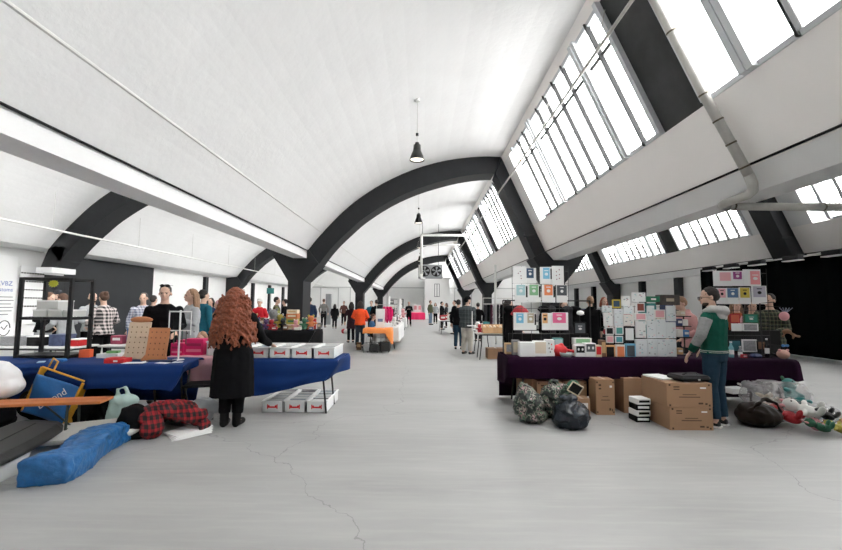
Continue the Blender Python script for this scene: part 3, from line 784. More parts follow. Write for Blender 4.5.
# ---- centre
pp((-2.181, 14.5, 1.66), 14.5, B_, 'person in bright orange jacket and dark jeans, seen from behind', ('jacket', ORG), ('trousers', mat('dark_jean', (.02, .03, .045), .9)), ('mid', H_DK), arms=(((.30, -.02, 1.16), (.17, -.2, 1.08)), ((.30, -.02, 1.16), (.17, -.2, 1.08))), bulk=1.15)
pp((-2.851, 16.5, 1.635), 16.5, B_ + .4, 'person in dark coat left of the orange jacket', ('coat', cl('dark_plum_cloth', (.03, .015, .02))), ('trousers', BLK), ('mid', H_DK), hem=.6)
pp(((-1.931, 15.6, 1.264)[0], 0, 1.62), 15.6, Rt, 'person in mid blue top sitting right of the orange jacket', ('jumper', BLU), ('trousers', BLK), ('short', H_BR), sit=True, arms=('fwd', 'fwd'), lean=8)
pp((-2.583, 21.0, 1.74), 21, F, 'person in teal jacket standing behind the seated blue top', ('jacket', TEAL), ('trousers', BLK), ('short', H_DK), voxel=.018)
pp((-2.156, 19.5, 1.776), 19.5, B_ + .5, 'person in black jacket left of the magenta coats', ('jacket', BLK), ('trousers', BLK), ('short', H_DK), arms=('fwd', 'down'), voxel=.018, bulk=1.1)
pp((-0.862, 29.3, 1.777), 29.3, F, 'man in all black standing alone in the aisle looking at his phone', ('jacket', BLK), ('trousers', BLK), ('short', H_BR), arms=('phone', 'phone'), voxel=.02, stance=.05)
pp((0.762, 31.5, 1.9), 31.5, Rt - .6, 'person in olive jacket and pale jeans far down the aisle', ('jacket', OLV), ('trousers', JEAN2), ('short', H_BR), voxel=.02, bulk=1.1)
pp((1.247, 34.0, 1.728), 34, F, 'distant person in grey top between olive jacket and black coat', ('jacket', GREYC), ('trousers', BLK), ('mid', H_BR), voxel=.022)
pp((1.349, 25.5, 1.763), 25.5, Rt - .3, 'person in long black coat far down the aisle', ('coat', BLK), ('trousers', BLK), ('short', H_DK), arms=('fwd', 'down'), hem=.62, voxel=.018, bulk=1.1)
pp((1.781, 28.0, 1.682), 28, Lf, 'brown-haired person in dark top facing the long black coat', ('jacket', CHAR), ('trousers', BLK), ('mid', H_BR), voxel=.02)
pp((1.807, 21.5, 1.804), 21.5, Lf + .4, 'person in black jacket left of the man in checked shirt', ('jacket', BLK), ('trousers', CHAR), ('short', H_DK), arms=('fwd', 'fwd'), voxel=.018)
pp((1.487, 12.9, 1.824), 12.9, B_ - .75, 'man in dark checked shirt, cap and pale trousers at the wooden trays', ('jacket', CHG), ('trousers', KHA), ('cap', BLK), arms=('fwd', 'pocket'), bulk=1.45, lean=2, yaw=-20, hem=.80, extras=('beard',), step=.04)
pp((1.345, 14.3, 1.738), 14.3, B_ - .2, 'person in black top and blue jeans behind the man in checked shirt', ('jacket', BLK), ('trousers', JEAN), ('short', H_DK), bulk=1.1)
pp((2.497, 17.5, 1.656), 17.5, B_, 'dark-haired person right of the cap of the checked shirt man', ('jacket', BLK), ('trousers', BLK), ('short', H_DK))
# ---- right
pp((1.926, 8.8, 1.663), 8.8, Rt, 'person in black at the left end of the white print rack', ('jacket', BLK), ('trousers', BLK), ('mid', H_DK), arms=('fwd', 'down'))
pp((4.309, 10.2, 1.785), 10.2, B_ - .2, 'person in plain black coat and white collar between print rack and white boards', ('coat', BLK), ('trousers', BLK), ('short', H_BL), hem=.6, bulk=1.15)
pp((5.717, 12.5, 1.817), 12.5, F, 'red-haired person in grey top above the left of the white boards', ('jacket', GREYC), ('trousers', BLK), ('mid', mat('auburn_hair', (.30, .08, .04), .7)))
pp((3.752, 10.5, 1.683), 10.5, F, 'brown-haired person behind the right side of the print rack', ('jacket', CHAR), ('trousers', BLK), ('long', H_BR), female=True)
pp((4.906, 7.3, 1.69), 7.3, Lf, 'person in dusty pink hoodie bending left beside the man in green jacket', ('hoodie', PNK), ('trousers', CHAR), ('short', H_BL), arms=('fwd', 'fwd'), lean=14, bulk=1.15, hs=1.03)
pp((6.767, 8.6, 1.708), 8.6, F - .3, 'long blond-haired person behind the right hand print rack', ('jacket', cl('rust_cloth', (.35, .10, .05))), ('trousers', BLK), ('long', H_BL), female=True)
pp((6.758, 8.2, 1.682), 8.2, F, 'person in pale pink top behind the right hand print rack', ('jacket', cl('pale_pink_cloth', (.65, .35, .38))), ('trousers', BLK), ('mid', H_DK), female=True)
pp((6.525, 7.5, 1.795), 7.5, Lf + .4, 'dark-haired person in green and brown checked shirt at the right end of the stalls', ('jacket', CHF), ('trousers', BLK), ('short', H_DK), arms=('fwd', 'down'), bulk=1.15)

# ================================================================== STALLS
card = mat('brown_cardboard', (.34, .20, .115), .85, var=.08, scale=5); card_d = mat('cardboard_print', (.08, .045, .025), .9)
card_in = mat('cardboard_inside', (.42, .27, .17), .9)
paper = mat('white_paper', (.78, .78, .77), .8); plast = mat('white_translucent_plastic', (.72, .73, .73), .35, var=.05)
blue_cl = mat('royal_blue_cloth', (.005, .030, .135), .75, var=.15, scale=3, spec=.2); purple_cl = mat('deep_purple_cloth', (.017, .0035, .016), .85, var=.2, scale=3, spec=.06)
blk_cl = mat('black_table_cloth', (.006, .006, .007), .85, spec=.15); pink_cl = mat('dusty_pink_table_cloth', (.60, .33, .36), .8); org_cl = mat('orange_table_cloth', (.85, .28, .07), .8)
wht_cl = mat('white_table_cloth', (.68, .68, .67), .8); redp = mat('red_print', (.60, .015, .02), .6); grey_c = mat('grey_contents', (.30, .30, .31), .8, var=.5, scale=40)
tt = mat('folding_table_top', (.55, .54, .50), .5); legm = mat('dark_steel_leg', (.02, .02, .022), .4, .4)
wood = mat('varnished_pine', (.48, .15, .04), .45, var=.25, scale=7); wire = mat('black_wire', (.02, .02, .02), .4, .4); wirew = mat('white_wire', (.75, .75, .74), .4)

def table(name, x0, x1, y0, y1, h, label, top=tt, legs=True):
    cx, cy = (x0 + x1) / 2, (y0 + y1) / 2
    t = thing(name, (cx, cy, 0), label, 'table')
    w, d = x1 - x0, y1 - y0
    MB().box((0, 0, h - .02), (w, d, .035), bev=.012).build('tabletop', top, t)
    MB().box((0, 0, h - .055), (w - .2, d - .2, .035)).build('apron', legm, t)
    for sx in (-1, 1):
        for sy in (-1, 1):
            x, y = sx * (w / 2 - .12), sy * (d / 2 - .08)
            MB().tube([(x - sx * .04, y, h - .04), (x - sx * .03, y, h * .6), (x + sx * .02, y + sy * .0, .012), (x + sx * .02, y + sy * .0, 0)], .014, n=8).build('leg', legm, t)
    return t
def drape(name, x0, x1, y0, y1, h, m, label, cat='tablecloth', drop=None, left=.35, right=.35, back=.1, lx=0, rx=0, wob=.02, out=.03, skew=0, hfold=0):
    """cloth over a table; drop(u) is how far the front hangs at u"""
    drop = drop or (lambda u: .35); s = MB(); z = h + .008; n = 48
    rx_, lx_ = rx, lx
    def F(u, v):        # v 0 back edge .. 1 front hem
        x = x0 + (x1 - x0) * u - skew * u * max(0, 1 - v / .4)
        if v < .15: return (x, y1 + .015 + .01, z - back * (1 - v / .15))
        if v < .4: return (x, y1 + .01 + (y0 - y1 - .02) * (v - .15) / .25, z + .003 * math.sin(u * 20 + v * 9))
        t = (v - .4) / .6; d = drop(u)
        f = math.sin(u * (x1 - x0) * 11) * wob * t + math.sin(u * (x1 - x0) * 27 + 2) * wob * .3 * t + hfold * math.sin(t * 13 + u * 3 + math.sin(u * 6) * 1.5) * t * math.sin(u * math.pi)
        return (x + (rx_ * u - lx_ * (1 - u)) * t + .034 * min(1, t * 4) * (2 * u - 1) ** 9, y0 - .014 - out * min(1, t * 4) + f, z - d * t)
    s.grid(F, n, 28)
    for side, dd, xx in ((-1, left, x0), (1, right, x1)):
        if dd <= 0: continue
        sx = rx if side > 0 else lx
        def G(u, v):
            y = y1 + (y0 - y1) * u; dz = dd + (drop(1 if side > 0 else 0) - dd) * u ** 3
            return (xx - (skew * (1 - u) if side > 0 else 0) + side * (.014 + .02 * min(1, v * 4) + sx * v * u) + .02 * math.sin(u * 9) * v * side, y - .03 * u * (v > 0), z - dz * v)
        s.grid(G, 14, 12)
    o = s.build(name, m, smooth=True, fix=True); solidify(o, .006, 1)
    return tag(o, label, cat)
def box_open(parent_name, c, d, m, label, cat='box', rz=0, wall=.006, top=False):
    pass
def carton(loc, d, label, rz=0, flaps=True, marks=True, mm=None, tall=False, group=None, sticker=None):
    t = thing('cardboard_box', loc, label, 'box', rz, group); w, dp, h = d; mm = mm or card
    MB().box((0, 0, h / 2), d, mm, bev=.004).build('box_body', None, t)
    MB().box((0, 0, h + .0012), (.045, dp * .98, .0015)).build('tape', mat('packing_tape', (.42, .29, .18), .3), t)
    if marks:
        y = -dp / 2 - .0008
        ms = [(sx * .43, sz, .022, .022) for sx in (-1, 1) for sz in (.08, .92)] + [(0, .42, .46 * w, .010), (0, .52, .30 * w, .008), (-.28, .84, w * .13, h * .05), (-.28, .74, w * .13, h * .04), (.24, .16, w * .1, h * .07), (.36, .14, w * .05, h * .07)]
        for a, b, c_, e in ms: MB().box((a * w, y, h * b), (c_, .0015, e), card_d).build('printed_mark', None, t)
        MB().box((w * .30, y, h * .80), (w * .13, .002, h * .06), paper).build('sticker', None, t)
    if sticker: MB().box((sticker[0] * w, -dp / 2 - .001, sticker[1] * h), (sticker[2] * w, .002, sticker[3] * h), paper).build('address_label', None, t)
    return t

# ---------------------------------------------------------------- left front table and what stands on it
H1 = .775
table('folding_table', -6.6, -3.24, 5.12, 5.85, H1 - .01, 'long folding table under the blue cloth at far left')
def drop1(u):
    x = -6.6 + 3.62 * u
    return .33 - .22 * math.exp(-((x + 4.7) / .42) ** 2) + .05 * math.sin(x * 2.2) * (1 if x > -4 else .4) - (.04 if x < -5.2 else 0)
drape('tablecloth', -6.62, -2.97, 5.10, 5.87, H1 - .01, blue_cl, 'royal blue cloth on the long left table below the black display frame', drop=drop1, right=.12, back=.62, rx=-.16, wob=.02, skew=.27, hfold=.012)
# black open display frame
t = thing('open_frame_stand', (-5.21, 5.75, H1), 'black square-tube open display frame two tiers high on the blue cloth', 'display stand')
fm = mat('black_frame_paint', (.008, .008, .009), .45, spec=.3)
W_, D_, HH = .70, .40, 1.12
for x in (-.35, .35):
    for y in (-.18, .18): MB().box((x, y, HH / 2), (.045, .045, HH), bev=.004).build('post', fm, t)
for z in (.03, .55, HH - .02):
    for y in (-.18, .18): MB().box((0, y, z), (.655, .04, .04), bev=.003).build('rail', fm, t)
    for x in (-.35, .35): MB().box((x, 0, z), (.04, .315, .04), bev=.003).build('rail', fm, t)
MB().box((0, 0, .045), (.66, .33, .012)).build('shelf', fm, t); MB().box((0, 0, .565), (.66, .33, .012)).build('shelf', clear('clear_shelf', (.8, .8, .8), .25), t)
bx = mat('grey_white_card', (.55, .55, .53), .8)
for i, (x, z, w, h, lab) in enumerate(((-.12, 0, .19, .10, 'flat grey card box, left of the lower row on the black frame shelf'), (.09, 0, .19, .10, 'flat grey card box, middle of the lower row on the black frame shelf'),
                                 (.26, 0, .11, .10, 'narrow grey card box at the right on the black frame shelf'), (-.02, .102, .30, .13, 'wide grey card box on top of the lower row in the black frame'))):
    q = thing('card_box', (-5.21 + x, 5.75, H1 + .572 + z), lab, 'box', group='grey boxes on the frame shelf')
    MB().box((0, 0, h / 2 - .01), (w, .26, h - .02), bx, bev=.003).build('box_body', None, q); MB().box((0, 0, h - .011), (w + .006, .266, .022), paper, bev=.003).build('lid', None, q)
# yellow starburst sign in the frame
s = MB(); pts = []
for k in range(24):
    r = .075 if k % 2 else .055; pts.append((r * math.cos(k * math.pi / 12), r * .75 * math.sin(k * math.pi / 12)))
s.prism(pts, -.003, .003); o = s.build('starburst_sign', mat('lime_yellow', (.55, .55, .04), .6), loc=(-5.22, 5.68, 1.815)); tag(o, 'lime yellow starburst sign hanging in the top of the black frame', 'sign')
text('SALE', .035, mat('dark_green_ink', (.08, .12, .02), .7), o, (0, -.004, 0)) if False else None
# earring boards
def board(c, w, h, m, lab, rows, top=None):
    t = thing('display_board', c, lab, 'display stand', group='drilled boards on the blue table')
    s = MB(); s.box((0, .0, h / 2), (w, .012, h), m, bev=.004, rx=-.16); s.build('panel', None, t)
    s = MB()
    for i in range(rows):
        for j in range(4): z = h * (.18 + .68 * i / (rows - 1)); s.box(((j - 1.5) * w * .22, -.009 + (z - h / 2) * .16, z), (.010, .006, .016), mat('peg_hole', (.12, .06, .03), .8))
    o = s.build('peg_holes', None, t); o['kind'] = 'stuff'
    for sx in (-1, 1):
        s = MB(); s.prism([(0, 0), (.10, 0), (.09, .03), (.015, .13), (0, .13)], -.006, .006); f = s.build('foot', m, t); f.location = (sx * w * .35, .0, 0); f.rotation_euler = (0, 0, -math.pi / 2 + sx * .9)
    if top:
        s = MB(); s.ell((0, .05, h + .03), (w * .52, .03, .045), nu=16); s.build('headrest', top, t, smooth=True)
ply = mat('pale_plywood', (.64, .50, .36), .7, var=.1, scale=6); oak = mat('orange_brown_wood', (.50, .20, .085), .6, var=.15, scale=6); lea = mat('tan_leather', (.45, .17, .07), .5)
c = (-3.918, 5.55, 0.837); board((c[0], 5.6, H1), .31, .51, ply, 'pale drilled display board with rounded tan top', 6, lea)
c = (-3.563, 5.5, 0.833); board((c[0], 5.48, H1), .285, .44, oak, 'orange-brown drilled display board beside the pale one', 5)
# white rack
t = thing('white_wire_rack', ((-3.318, 5.5, 0.835)[0], 5.52, H1), 'white wire jewellery rack beside the orange-brown board', 'rack')
MB().tube([(.02, 0, .01), (.02, 0, .68)], .012).build('pole', wirew, t)
MB().tube([(.02, 0, 0), (.02, 0, .012)], .075, n=18).build('base', wirew, t)
for z in (.66, .40): MB().tube([(-.13, 0, z), (.17, 0, z)], .009).build('crossbar', wirew, t)
for x in (-.13, .17): MB().tube([(x, 0, .34), (x, 0, .67)], .007).build('side_bar', wirew, t)
MB().box((-.02, -.0, .53), (.10, .015, .22), black, bev=.002).build('black_card', None, t)
for i in range(5): MB().tube([(-.1 + i * .055, -.01, .40), (-.1 + i * .055, -.012, .24 - .02 * (i % 3))], .006, mat('bead_strand_green', (.02, .10, .05), .4) if i % 2 else mat('bead_strand_dark', (.03, .03, .03), .4)).build('necklace', None, t)
# red boxes and papers
def slab(name, loc, d, m, lab, cat, rz=0, group=None, bev=.003, rx=0):
    o = MB().box((0, 0, d[2] / 2), d, m, bev=bev).build(name, None, loc=loc); o.rotation_euler = (rx, 0, rz); return tag(o, lab, cat, group)
t = thing('red_box', ((-3.927, 5.3, 0.804)[0], 5.27, H1), 'flat open red box on the front of the blue cloth', 'box', .1)
MB().box((0, 0, .03), (.24, .18, .055), redp, bev=.004).build('box_body', None, t); MB().box((-.03, .0, .062), (.15, .14, .012), mat('red_lid_light', (.65, .05, .05), .6)).build('lid', None, t); MB().box((.02, -.092, .03), (.05, .002, .02), paper).build('sticker', None, t)
for i, (px, y, w, d, rz, lab) in enumerate(((135, 5.22, .26, .13, .15, 'large white sheet on the blue cloth right of the red box'), (152, 5.36, .2, .1, .0, 'white card lying in front of the pale drilled board'), (163, 5.22, .16, .09, -.2, 'small white card near the right corner of the blue cloth'),
                                            (171, 5.40, .15, .1, .1, 'white leaflet by the foot of the white wire rack'), (178, 5.3, .12, .08, .3, 'pale leaflet at the corner of the blue cloth'))):
    slab('paper_sheet', ((px - 421) / 400 * y * .985, y, H1 + .004), (w, d, .004), paper, lab, 'paper', rz, 'papers on the blue table', bev=.001)
slab('blue_folder', (-3.42, 5.36, H1 + .004), (.34, .1, .02), mat('navy_folder', (.01, .03, .10), .5), 'navy flat folder lying under the drilled boards', 'folder', .02)
slab('phone', (-4.86, 5.2, H1 + .004), (.07, .13, .014), mat('pale_blue_plastic', (.35, .5, .62), .4), 'pale blue phone lying in front of the black frame', 'phone', .6)
slab('blue_pouch', (-4.68, 5.24, H1 + .004), (.17, .1, .045), mat('bright_blue_pouch', (.02, .14, .4), .5), 'bright blue pouch on the blue cloth beside the pale phone', 'pouch', .1, bev=.015)
slab('white_tray', (-4.35, 5.72, H1 + .004), (.3, .2, .06), paper, 'white tray of small goods behind the red box', 'tray')
slab('green_packet', (-4.32, 5.7, H1 + .07), (.14, .1, .03), mat('green_packet', (.12, .3, .1), .6), 'green packet lying in the white tray behind the red box', 'packet', .3)
slab('orange_packet', (-4.72, 5.72, H1 + .004), (.13, .1, .11), mat('bright_orange_red', (.75, .12, .04), .6), 'orange-red packet just right of the black display frame', 'packet', .2)
# pink-clothed small table with magenta boxes
table('small_table', -3.66, -2.95, 5.95, 6.5, H1 - .01, 'small table under the dusty pink cloth between the two blue tables')
drape('tablecloth', -3.68, -2.82, 5.93, 6.52, H1 - .01, pink_cl, 'dusty pink cloth gathered between the two blue tables', drop=lambda u: .30 + .16 * u, right=.4, rx=-.02, lx=-.12, wob=.035)
mg = mat('magenta_card', (.62, .01, .12), .5); mgd = mat('magenta_card_dark', (.32, .01, .07), .5)
for i, (x0, x1, y0, y1, Y, lab) in enumerate(((170, 183, 344, 356.5, 5.98, 'small magenta box at the left by the white rack'), (184, 203, 339.5, 356, 6.02, 'large magenta box open at the front, beside the white bin'), (176, 186, 338, 345, 6.2, 'small magenta box behind the white rack pole'))):
    p = [(-3.605, 5.98, 0.856, 0.182, 0.184), (-3.378, 6.02, 0.89, 0.271, 0.245), (-3.675, 6.2, 0.964, 0.148, 0.108)][i]
    q = thing('magenta_box', (p[0], p[1] + .09, H1 if i < 2 else H1 + .0), lab, 'box', group='magenta boxes')
    h = p[4] if i < 2 else .21
    MB().box((0, 0, h / 2), (p[3], .17, h), mg, bev=.004).build('box_body', None, q)
    for k in range(2): MB().box((0, -.087, h * (.3 + .35 * k)), (p[3] * .8, .004, h * .16), mgd if k else mat('pale_magenta_label', (.75, .2, .32), .6)).build('front_label', None, q)
# white storage boxes with red labels
def storage(loc, d, lab, group, dark_top=.5, label=True):
    t = thing('storage_box', loc, lab, 'storage box', 0, group); w, dp, h = d; th = .008
    s = MB(); s.box((0, 0, th / 2), (w, dp, th))
    for sx in (-1, 1): s.box((sx * (w / 2 - th / 2), 0, h / 2), (th, dp, h))
    for sy in (-1, 1): s.box((0, sy * (dp / 2 - th / 2), h / 2), (w, th, h))
    s.build('box_body', plast, t)
    s = MB()
    for sx in (-1, 1): s.box((sx * w / 2, 0, h), (.022, dp + .02, .016))
    for sy in (-1, 1): s.box((0, sy * dp / 2, h), (w, .022, .016))
    for sx in (-.36, -.30, .30, .36): s.box((sx * w, -dp / 2 - .002, h * .45), (.008, .006, h * .75))
    s.build('rim', paper, t)
    s = MB()
    n = int(dp / .035)
    for k in range(n):
        s.box((random.uniform(-.006, .006), -dp / 2 + .03 + k * (dp - .06) / n, h * .46 + random.uniform(-.006, .008)), (w * .86, .012, h * .86), [paper, grey_c, paper, plast, mat('pale_blue_card', (.4, .46, .52), .7)][(k * 7 + int(dark_top * 10)) % 5])
    s.build('filed_cards', None, t)
    if label:
        s = MB(); y = -dp / 2 - .004
        s.box((0, y, h * .52), (w * .42, .003, h * .24), redp); s.box((0, y - .001, h * .60), (w * .26, .003, h * .10), plast)
        s.box((-w * .24, y, h * .52), (w * .05, .003, h * .40), redp); s.box((w * .24, y, h * .52), (w * .05, .003, h * .40), redp)
        s.build('red_label', None, t)
    return t
table('folding_table', -2.86, -1.24, 5.76, 6.44, H1 - .01, 'folding table under the blue cloth right of the red-haired woman')
def drop2(u): return .37 + .14 * math.exp(-((u - .35) / .3) ** 2) - (.08 * max(0, (u - .7) / .3))
drape('tablecloth', -2.88, -1.15, 5.72, 6.46, H1 - .01, blue_cl, 'royal blue cloth sagging on the table with the white storage boxes', drop=drop2, right=.24, rx=-.22, wob=.008, out=.025, hfold=.02)
for i, (a, lab) in enumerate(((-2.31, 'white storage box with red label on the blue table, next to the woman in black'), (-2.0, 'white storage box on the blue table under her outstretched hand'),
                              (-1.69, 'white storage box on the blue table, third along, right of her hand'), (-1.375, 'white storage box at the right end of the blue table'))):
    storage((a, 6.09, H1 + .006), (.29, .66, .145), lab, 'white storage boxes on the blue table', .3 + .2 * i)
storage((-2.62, 6.09, H1 + .006), (.27, .66, .145), 'white storage box on the blue table hidden beside her hip', 'white storage boxes on the blue table', .1)
c = (-3.122, 6.0, 0.905, 0.197, 0.236); storage((-3.06, 6.2, H1 + .006), (.22, .4, .20), 'taller plain white bin left of the red-haired woman', None, .7, False)
for i, (a, lab) in enumerate(((-2.12, 'white storage box on the floor, left of three under the table'), (-1.80, 'white storage box on the floor, middle of three under the table'), (-1.485, 'white storage box on the floor, right of three, behind the table leg'))):
    storage((a, 6.27, 0), (.285, .80, .155), lab, 'white storage boxes on the floor', .2 + .25 * i)

# ---------------------------------------------------------------- left foreground on the floor
def blob(name, ells, m, loc, label=None, cat=None, parent=None, voxel=.014, amp=.02, freq=7, rz=0, fine=0.0, group=None, sm=2):
    s = MB()
    for e in ells:
        if e[0] == 'b': s.box(e[1], e[2], rz=e[3] if len(e) > 3 else 0, ry=e[4] if len(e) > 4 else 0, rx=e[5] if len(e) > 5 else 0)
        elif e[0] == 't': s.tube(e[1], e[2], n=8)
        else: s.ell(e[1], e[2], nu=16, nv=12)
    sd = (sum(map(ord, name)) * 7 % 41) + loc[0]
    def d(co):
        q = co * freq + Vector((sd, 0, 0)); v = amp * (1 - 2 * abs(noise.noise(q)))
        return v + fine * noise.noise(co * 45)
    o = remesh(s, name, m, parent, voxel, sm, d); o.location = loc; o.rotation_euler = (0, 0, rz)
    if not parent:
        zs = min((v.co.z for v in o.data.vertices)); 
        if loc[2] < .02:
            for v in o.data.vertices: v.co.z = max(v.co.z, 0.002)
    if label: tag(o, label, cat, group)
    return o
tarp = mat('blue_woven_tarp', (.012, .10, .27), .42, var=.35, scale=14, bump=.6, bscale=22)
s = MB()
A = Vector((-3.024, 3.511, 0.0)); Bp = Vector((-3.209, 4.47, 0.0)); A = Vector((-3.16, 3.62, 0)); Bp = Vector((-3.30, 4.72, 0))
rings = []; n = 22
prof = [(-.235, .0), (.235, .0), (.25, .1), (.235, .21), (.12, .235), (-.12, .235), (-.235, .21), (-.25, .1)]
for i in range(n + 1):
    u = i / n; yy = -.56 + 1.12 * u; w = .66 + .06 * (1 - u) - .2 * max(0, u - .75); hh = 1 - .25 * math.exp(-((u - .42) / .18) ** 2) - .25 * max(0, u - .8) * 3
    rings.append([(x * w + .03 * math.sin(u * 7), yy + .02 * math.sin(k * 2.0), z * hh) for k, (x, z) in enumerate(prof)])
s.loft(rings)
o = remesh(s, 'blue_tarp_bag', tarp, None, .012, 2, lambda co: .014 * (1 - 2 * abs(noise.noise(co * 9))) + .006 * noise.noise(co * 26))
for v in o.data.vertices: v.co.z = max(v.co.z, .002)
o.location = (-3.31, 4.05, 0); o.rotation_euler = (0, 0, .21); tag(o, 'long blue tarpaulin bag lying on the floor at front left', 'bag')
# pine beer bench
t = thing('beer_bench', (-4.50, 4.47, 0), 'varnished pine folding bench at the left edge above the black case', 'bench', .20)
s = MB()
for k in range(2): s.box((0, -.07 + .14 * k, .445), (1.9, .136, .03), bev=.004)
s.build('seat_board', wood, t)
for x in (-.62, .62):
    s = MB(); s.tube([(x, -.10, .43), (x, -.12, .0)], .014); s.tube([(x, .10, .43), (x, .12, .0)], .014); s.tube([(x, -.11, .16), (x, .11, .16)], .01); s.tube([(x, 0, .16), (x - math.copysign(.3, x), 0, .43)], .010)
    s.build('leg_frame', mat('dark_green_steel', (.02, .03, .025), .5), t)
# clear bin with the black case lid
t = thing('clear_storage_bin', (-3.86, 3.62, 0), 'clear plastic storage bin at the lower left edge', 'bin', .1)
cp = clear('cloudy_clear_plastic', (.8, .81, .8), .6, .25); s = MB()
rg = lambda w, d, z: [(-w, -d, z), (w, -d, z), (w, d, z), (-w, d, z)]
s.loft([rg(.24, .15, .0), rg(.28, .185, .20), rg(.275, .18, .20), rg(.235, .145, .012)], cap=False); s.add(rg(.235, .145, .01), [(0, 1, 2, 3)])
s.build('bin_body', cp, t)
s = MB(); 
for a, b in (((-.29, -.195), (.29, -.195)), ((.29, -.195), (.29, .195)), ((.29, .195), (-.29, .195)), ((-.29, .195), (-.29, -.195))): s.tube([(a[0], a[1], .20), (b[0], b[1], .20)], .010)
s.build('rim', cp, t)
blob('bin_contents', [('e', (-.05, 0, .09), (.18, .12, .07)), ('e', (.1, .02, .09), (.1, .1, .06))], mat('crumpled_white_film', (.6, .6, .56), .6, var=.3, scale=12), (0, 0, 0), parent=t)
o = MB().tube([(-.05, -.20, .15), (.04, -.22, .20), (0.14, -.205, .14)], .014).build('handle_strap', mat('lime_strap', (.5, .55, .15), .6), t)
o = MB()
s = MB(); rr = []
for i in range(13):
    u = i / 12; w = .22 + .04 * math.sin(u * math.pi); e = min(1, .55 + math.sin(min(u, 1 - u) * math.pi) * 1.2)
    rr.append([(-w * e, -.55 + 1.10 * u, 0), (w * e, -.55 + 1.10 * u, 0), (w * e, -.55 + 1.10 * u, .035), (w * e * .72, -.55 + 1.10 * u, .075 * e), (-w * e * .72, -.55 + 1.10 * u, .075 * e), (-w * e, -.55 + 1.10 * u, .035)])
s.loft(rr)
t = thing('black_case_shell', (-3.84, 3.84, .225), 'matt black hard case lying on the clear bin behind the blue tarpaulin bag', 'case', .26)
o = s.build('case_shell', mat('matt_black_plastic', (.014, .015, .015), .5, spec=.35), t); o.rotation_euler = (math.radians(3), math.radians(8), 0)
b2 = o.modifiers.new('b', 'BEVEL'); b2.width = .012; b2.segments = 2
o = MB().tube([(-.0, -.45, .077), (0, .35, .077)], .006).build('seam', black, t); o.rotation_euler = (math.radians(3), math.radians(8), 0)
s = MB(); s.loft([[(w * x, y * w, z) for x, y in ((-.2, -.55), (-.14, -.62), (.14, -.62), (.2, -.55), (.2, .55), (.14, .62), (-.14, .62), (-.2, .55))] for w, z in ((.95, 0), (1, .03), (1, .05), (.9, .06))])
o = s.build('white_case_lid', mat('off_white_plastic', (.55, .54, .50), .5), loc=(-3.80, 4.52, .10)); o.rotation_euler = (0, .20, -1.1); tag(o, 'off-white plastic lid tilted behind the black hard case', 'lid')
# blue and yellow shopping bag
t = thing('shopping_bag', (-4.60, 4.98, .13), 'blue shopping bag with yellow edges leaning behind the bench', 'bag', .12)
bb = mat('glossy_bag_blue', (.02, .13, .36), .35, var=.25, scale=10, bump=.4, bscale=12); by = mat('bag_yellow', (.65, .33, .03), .5)
bag = bpy.data.objects.new('tmp', None)
s = MB(); s.grid(lambda u, v: (-.25 + .5 * u, .02 * math.sin(v * 5 + u * 4) - .05 * v, .0 + .5 * v + .02 * u), 16, 16); s.grid(lambda u, v: (-.25 + .5 * u, .16 - .03 * v + .02 * math.sin(u * 6), .0 + .56 * v), 16, 16)
f = s.build('bag_front', bb, t, smooth=True); solidify(f, .004)
s = MB()
for sx in (-1, 1): s.grid(lambda u, v: (sx * .252 + .01 * math.sin(v * 6), .16 * u - .05 * v, .56 * v), 3, 10)
f2 = s.build('gusset', by, t); solidify(f2, .004)
s = MB(); s.tube([(-.255, -.03, .58), (.255, -.03, .60)], .012); s.tube([(.255, -.0, .02), (.255, -.045, .58)], .012); s.tube([(-.25, -.0, .02), (-.255, -.045, .58)], .010)
for sx in (-1,): s.tube([(-.12, -.03, .58), (-.13, -.02, .70), (-.22, .02, .70), (-.24, .05, .58)], .010)
f3 = s.build('edging', by, t)
tx = text('Beyond', .115, paper, t, (.16, -.085, .26), (math.pi / 2, -.55, 0))
for q in (f, f2, f3): q.rotation_euler = (.0, .40, 0)
# white bulging bag
o = blob('white_carrier_bag', [('e', (0, 0, .22), (.30, .22, .20)), ('e', (.05, 0, .14), (.30, .22, .14)), ('t', [(-.1, 0, .38), (-.2, 0, .45)], .05)], mat('thin_white_plastic', (.70, .69, .69), .5, var=.08, scale=4), (-4.98, 4.70, .44), amp=.02, freq=5)
tag(o, 'bulging white carrier bag on the bench at the far left edge', 'bag')
for nm, loc, el, lab, am in (('black_duffel', (-3.98, 5.35, 0), [('e', (0, 0, .15), (.26, .16, .16)), ('e', (-.3, .05, .2), (.22, .16, .2))], 'black duffel bag under the blue-clothed table right of the shopping bag', .03),
                         ('black_holdall', (-4.72, 5.25, 0), [('e', (0, 0, .26), (.40, .2, .22)), ('e', (.2, 0, .18), (.3, .18, .18))], 'black holdall under the table behind the bench', .03),
                         ('black_rucksack', (-5.1, 4.85, 0), [('e', (0, 0, .2), (.25, .2, .22))], 'black rucksack on the floor under the left end of the bench', .03),
                         ('dark_blue_bag', (-4.95, 4.55, 0), [('e', (0, 0, .13), (.14, .12, .14))], 'small dark blue bag under the bench at the left edge', .02)):
    blob(nm, el, BLK if 'blue' not in nm else NAVY, loc, lab, 'bag', amp=am)
for k, (p, q) in enumerate((((-4.15, 5.0, .5), (-4.75, 5.1, .3)), ((-4.1, 5.05, .47), (-4.7, 5.15, .26)))):
    pass
t = thing('tripod', (-4.5, 5.05, .40), 'folded silver and black tripod lying across the black holdall', 'tripod')
for k in range(3): MB().tube([(-.35, 0, -.02 + .03 * k), (.30, .05 * k, .08 + .02 * k)], .011).build('tripod_leg', pipe_g if k == 1 else legm, t)
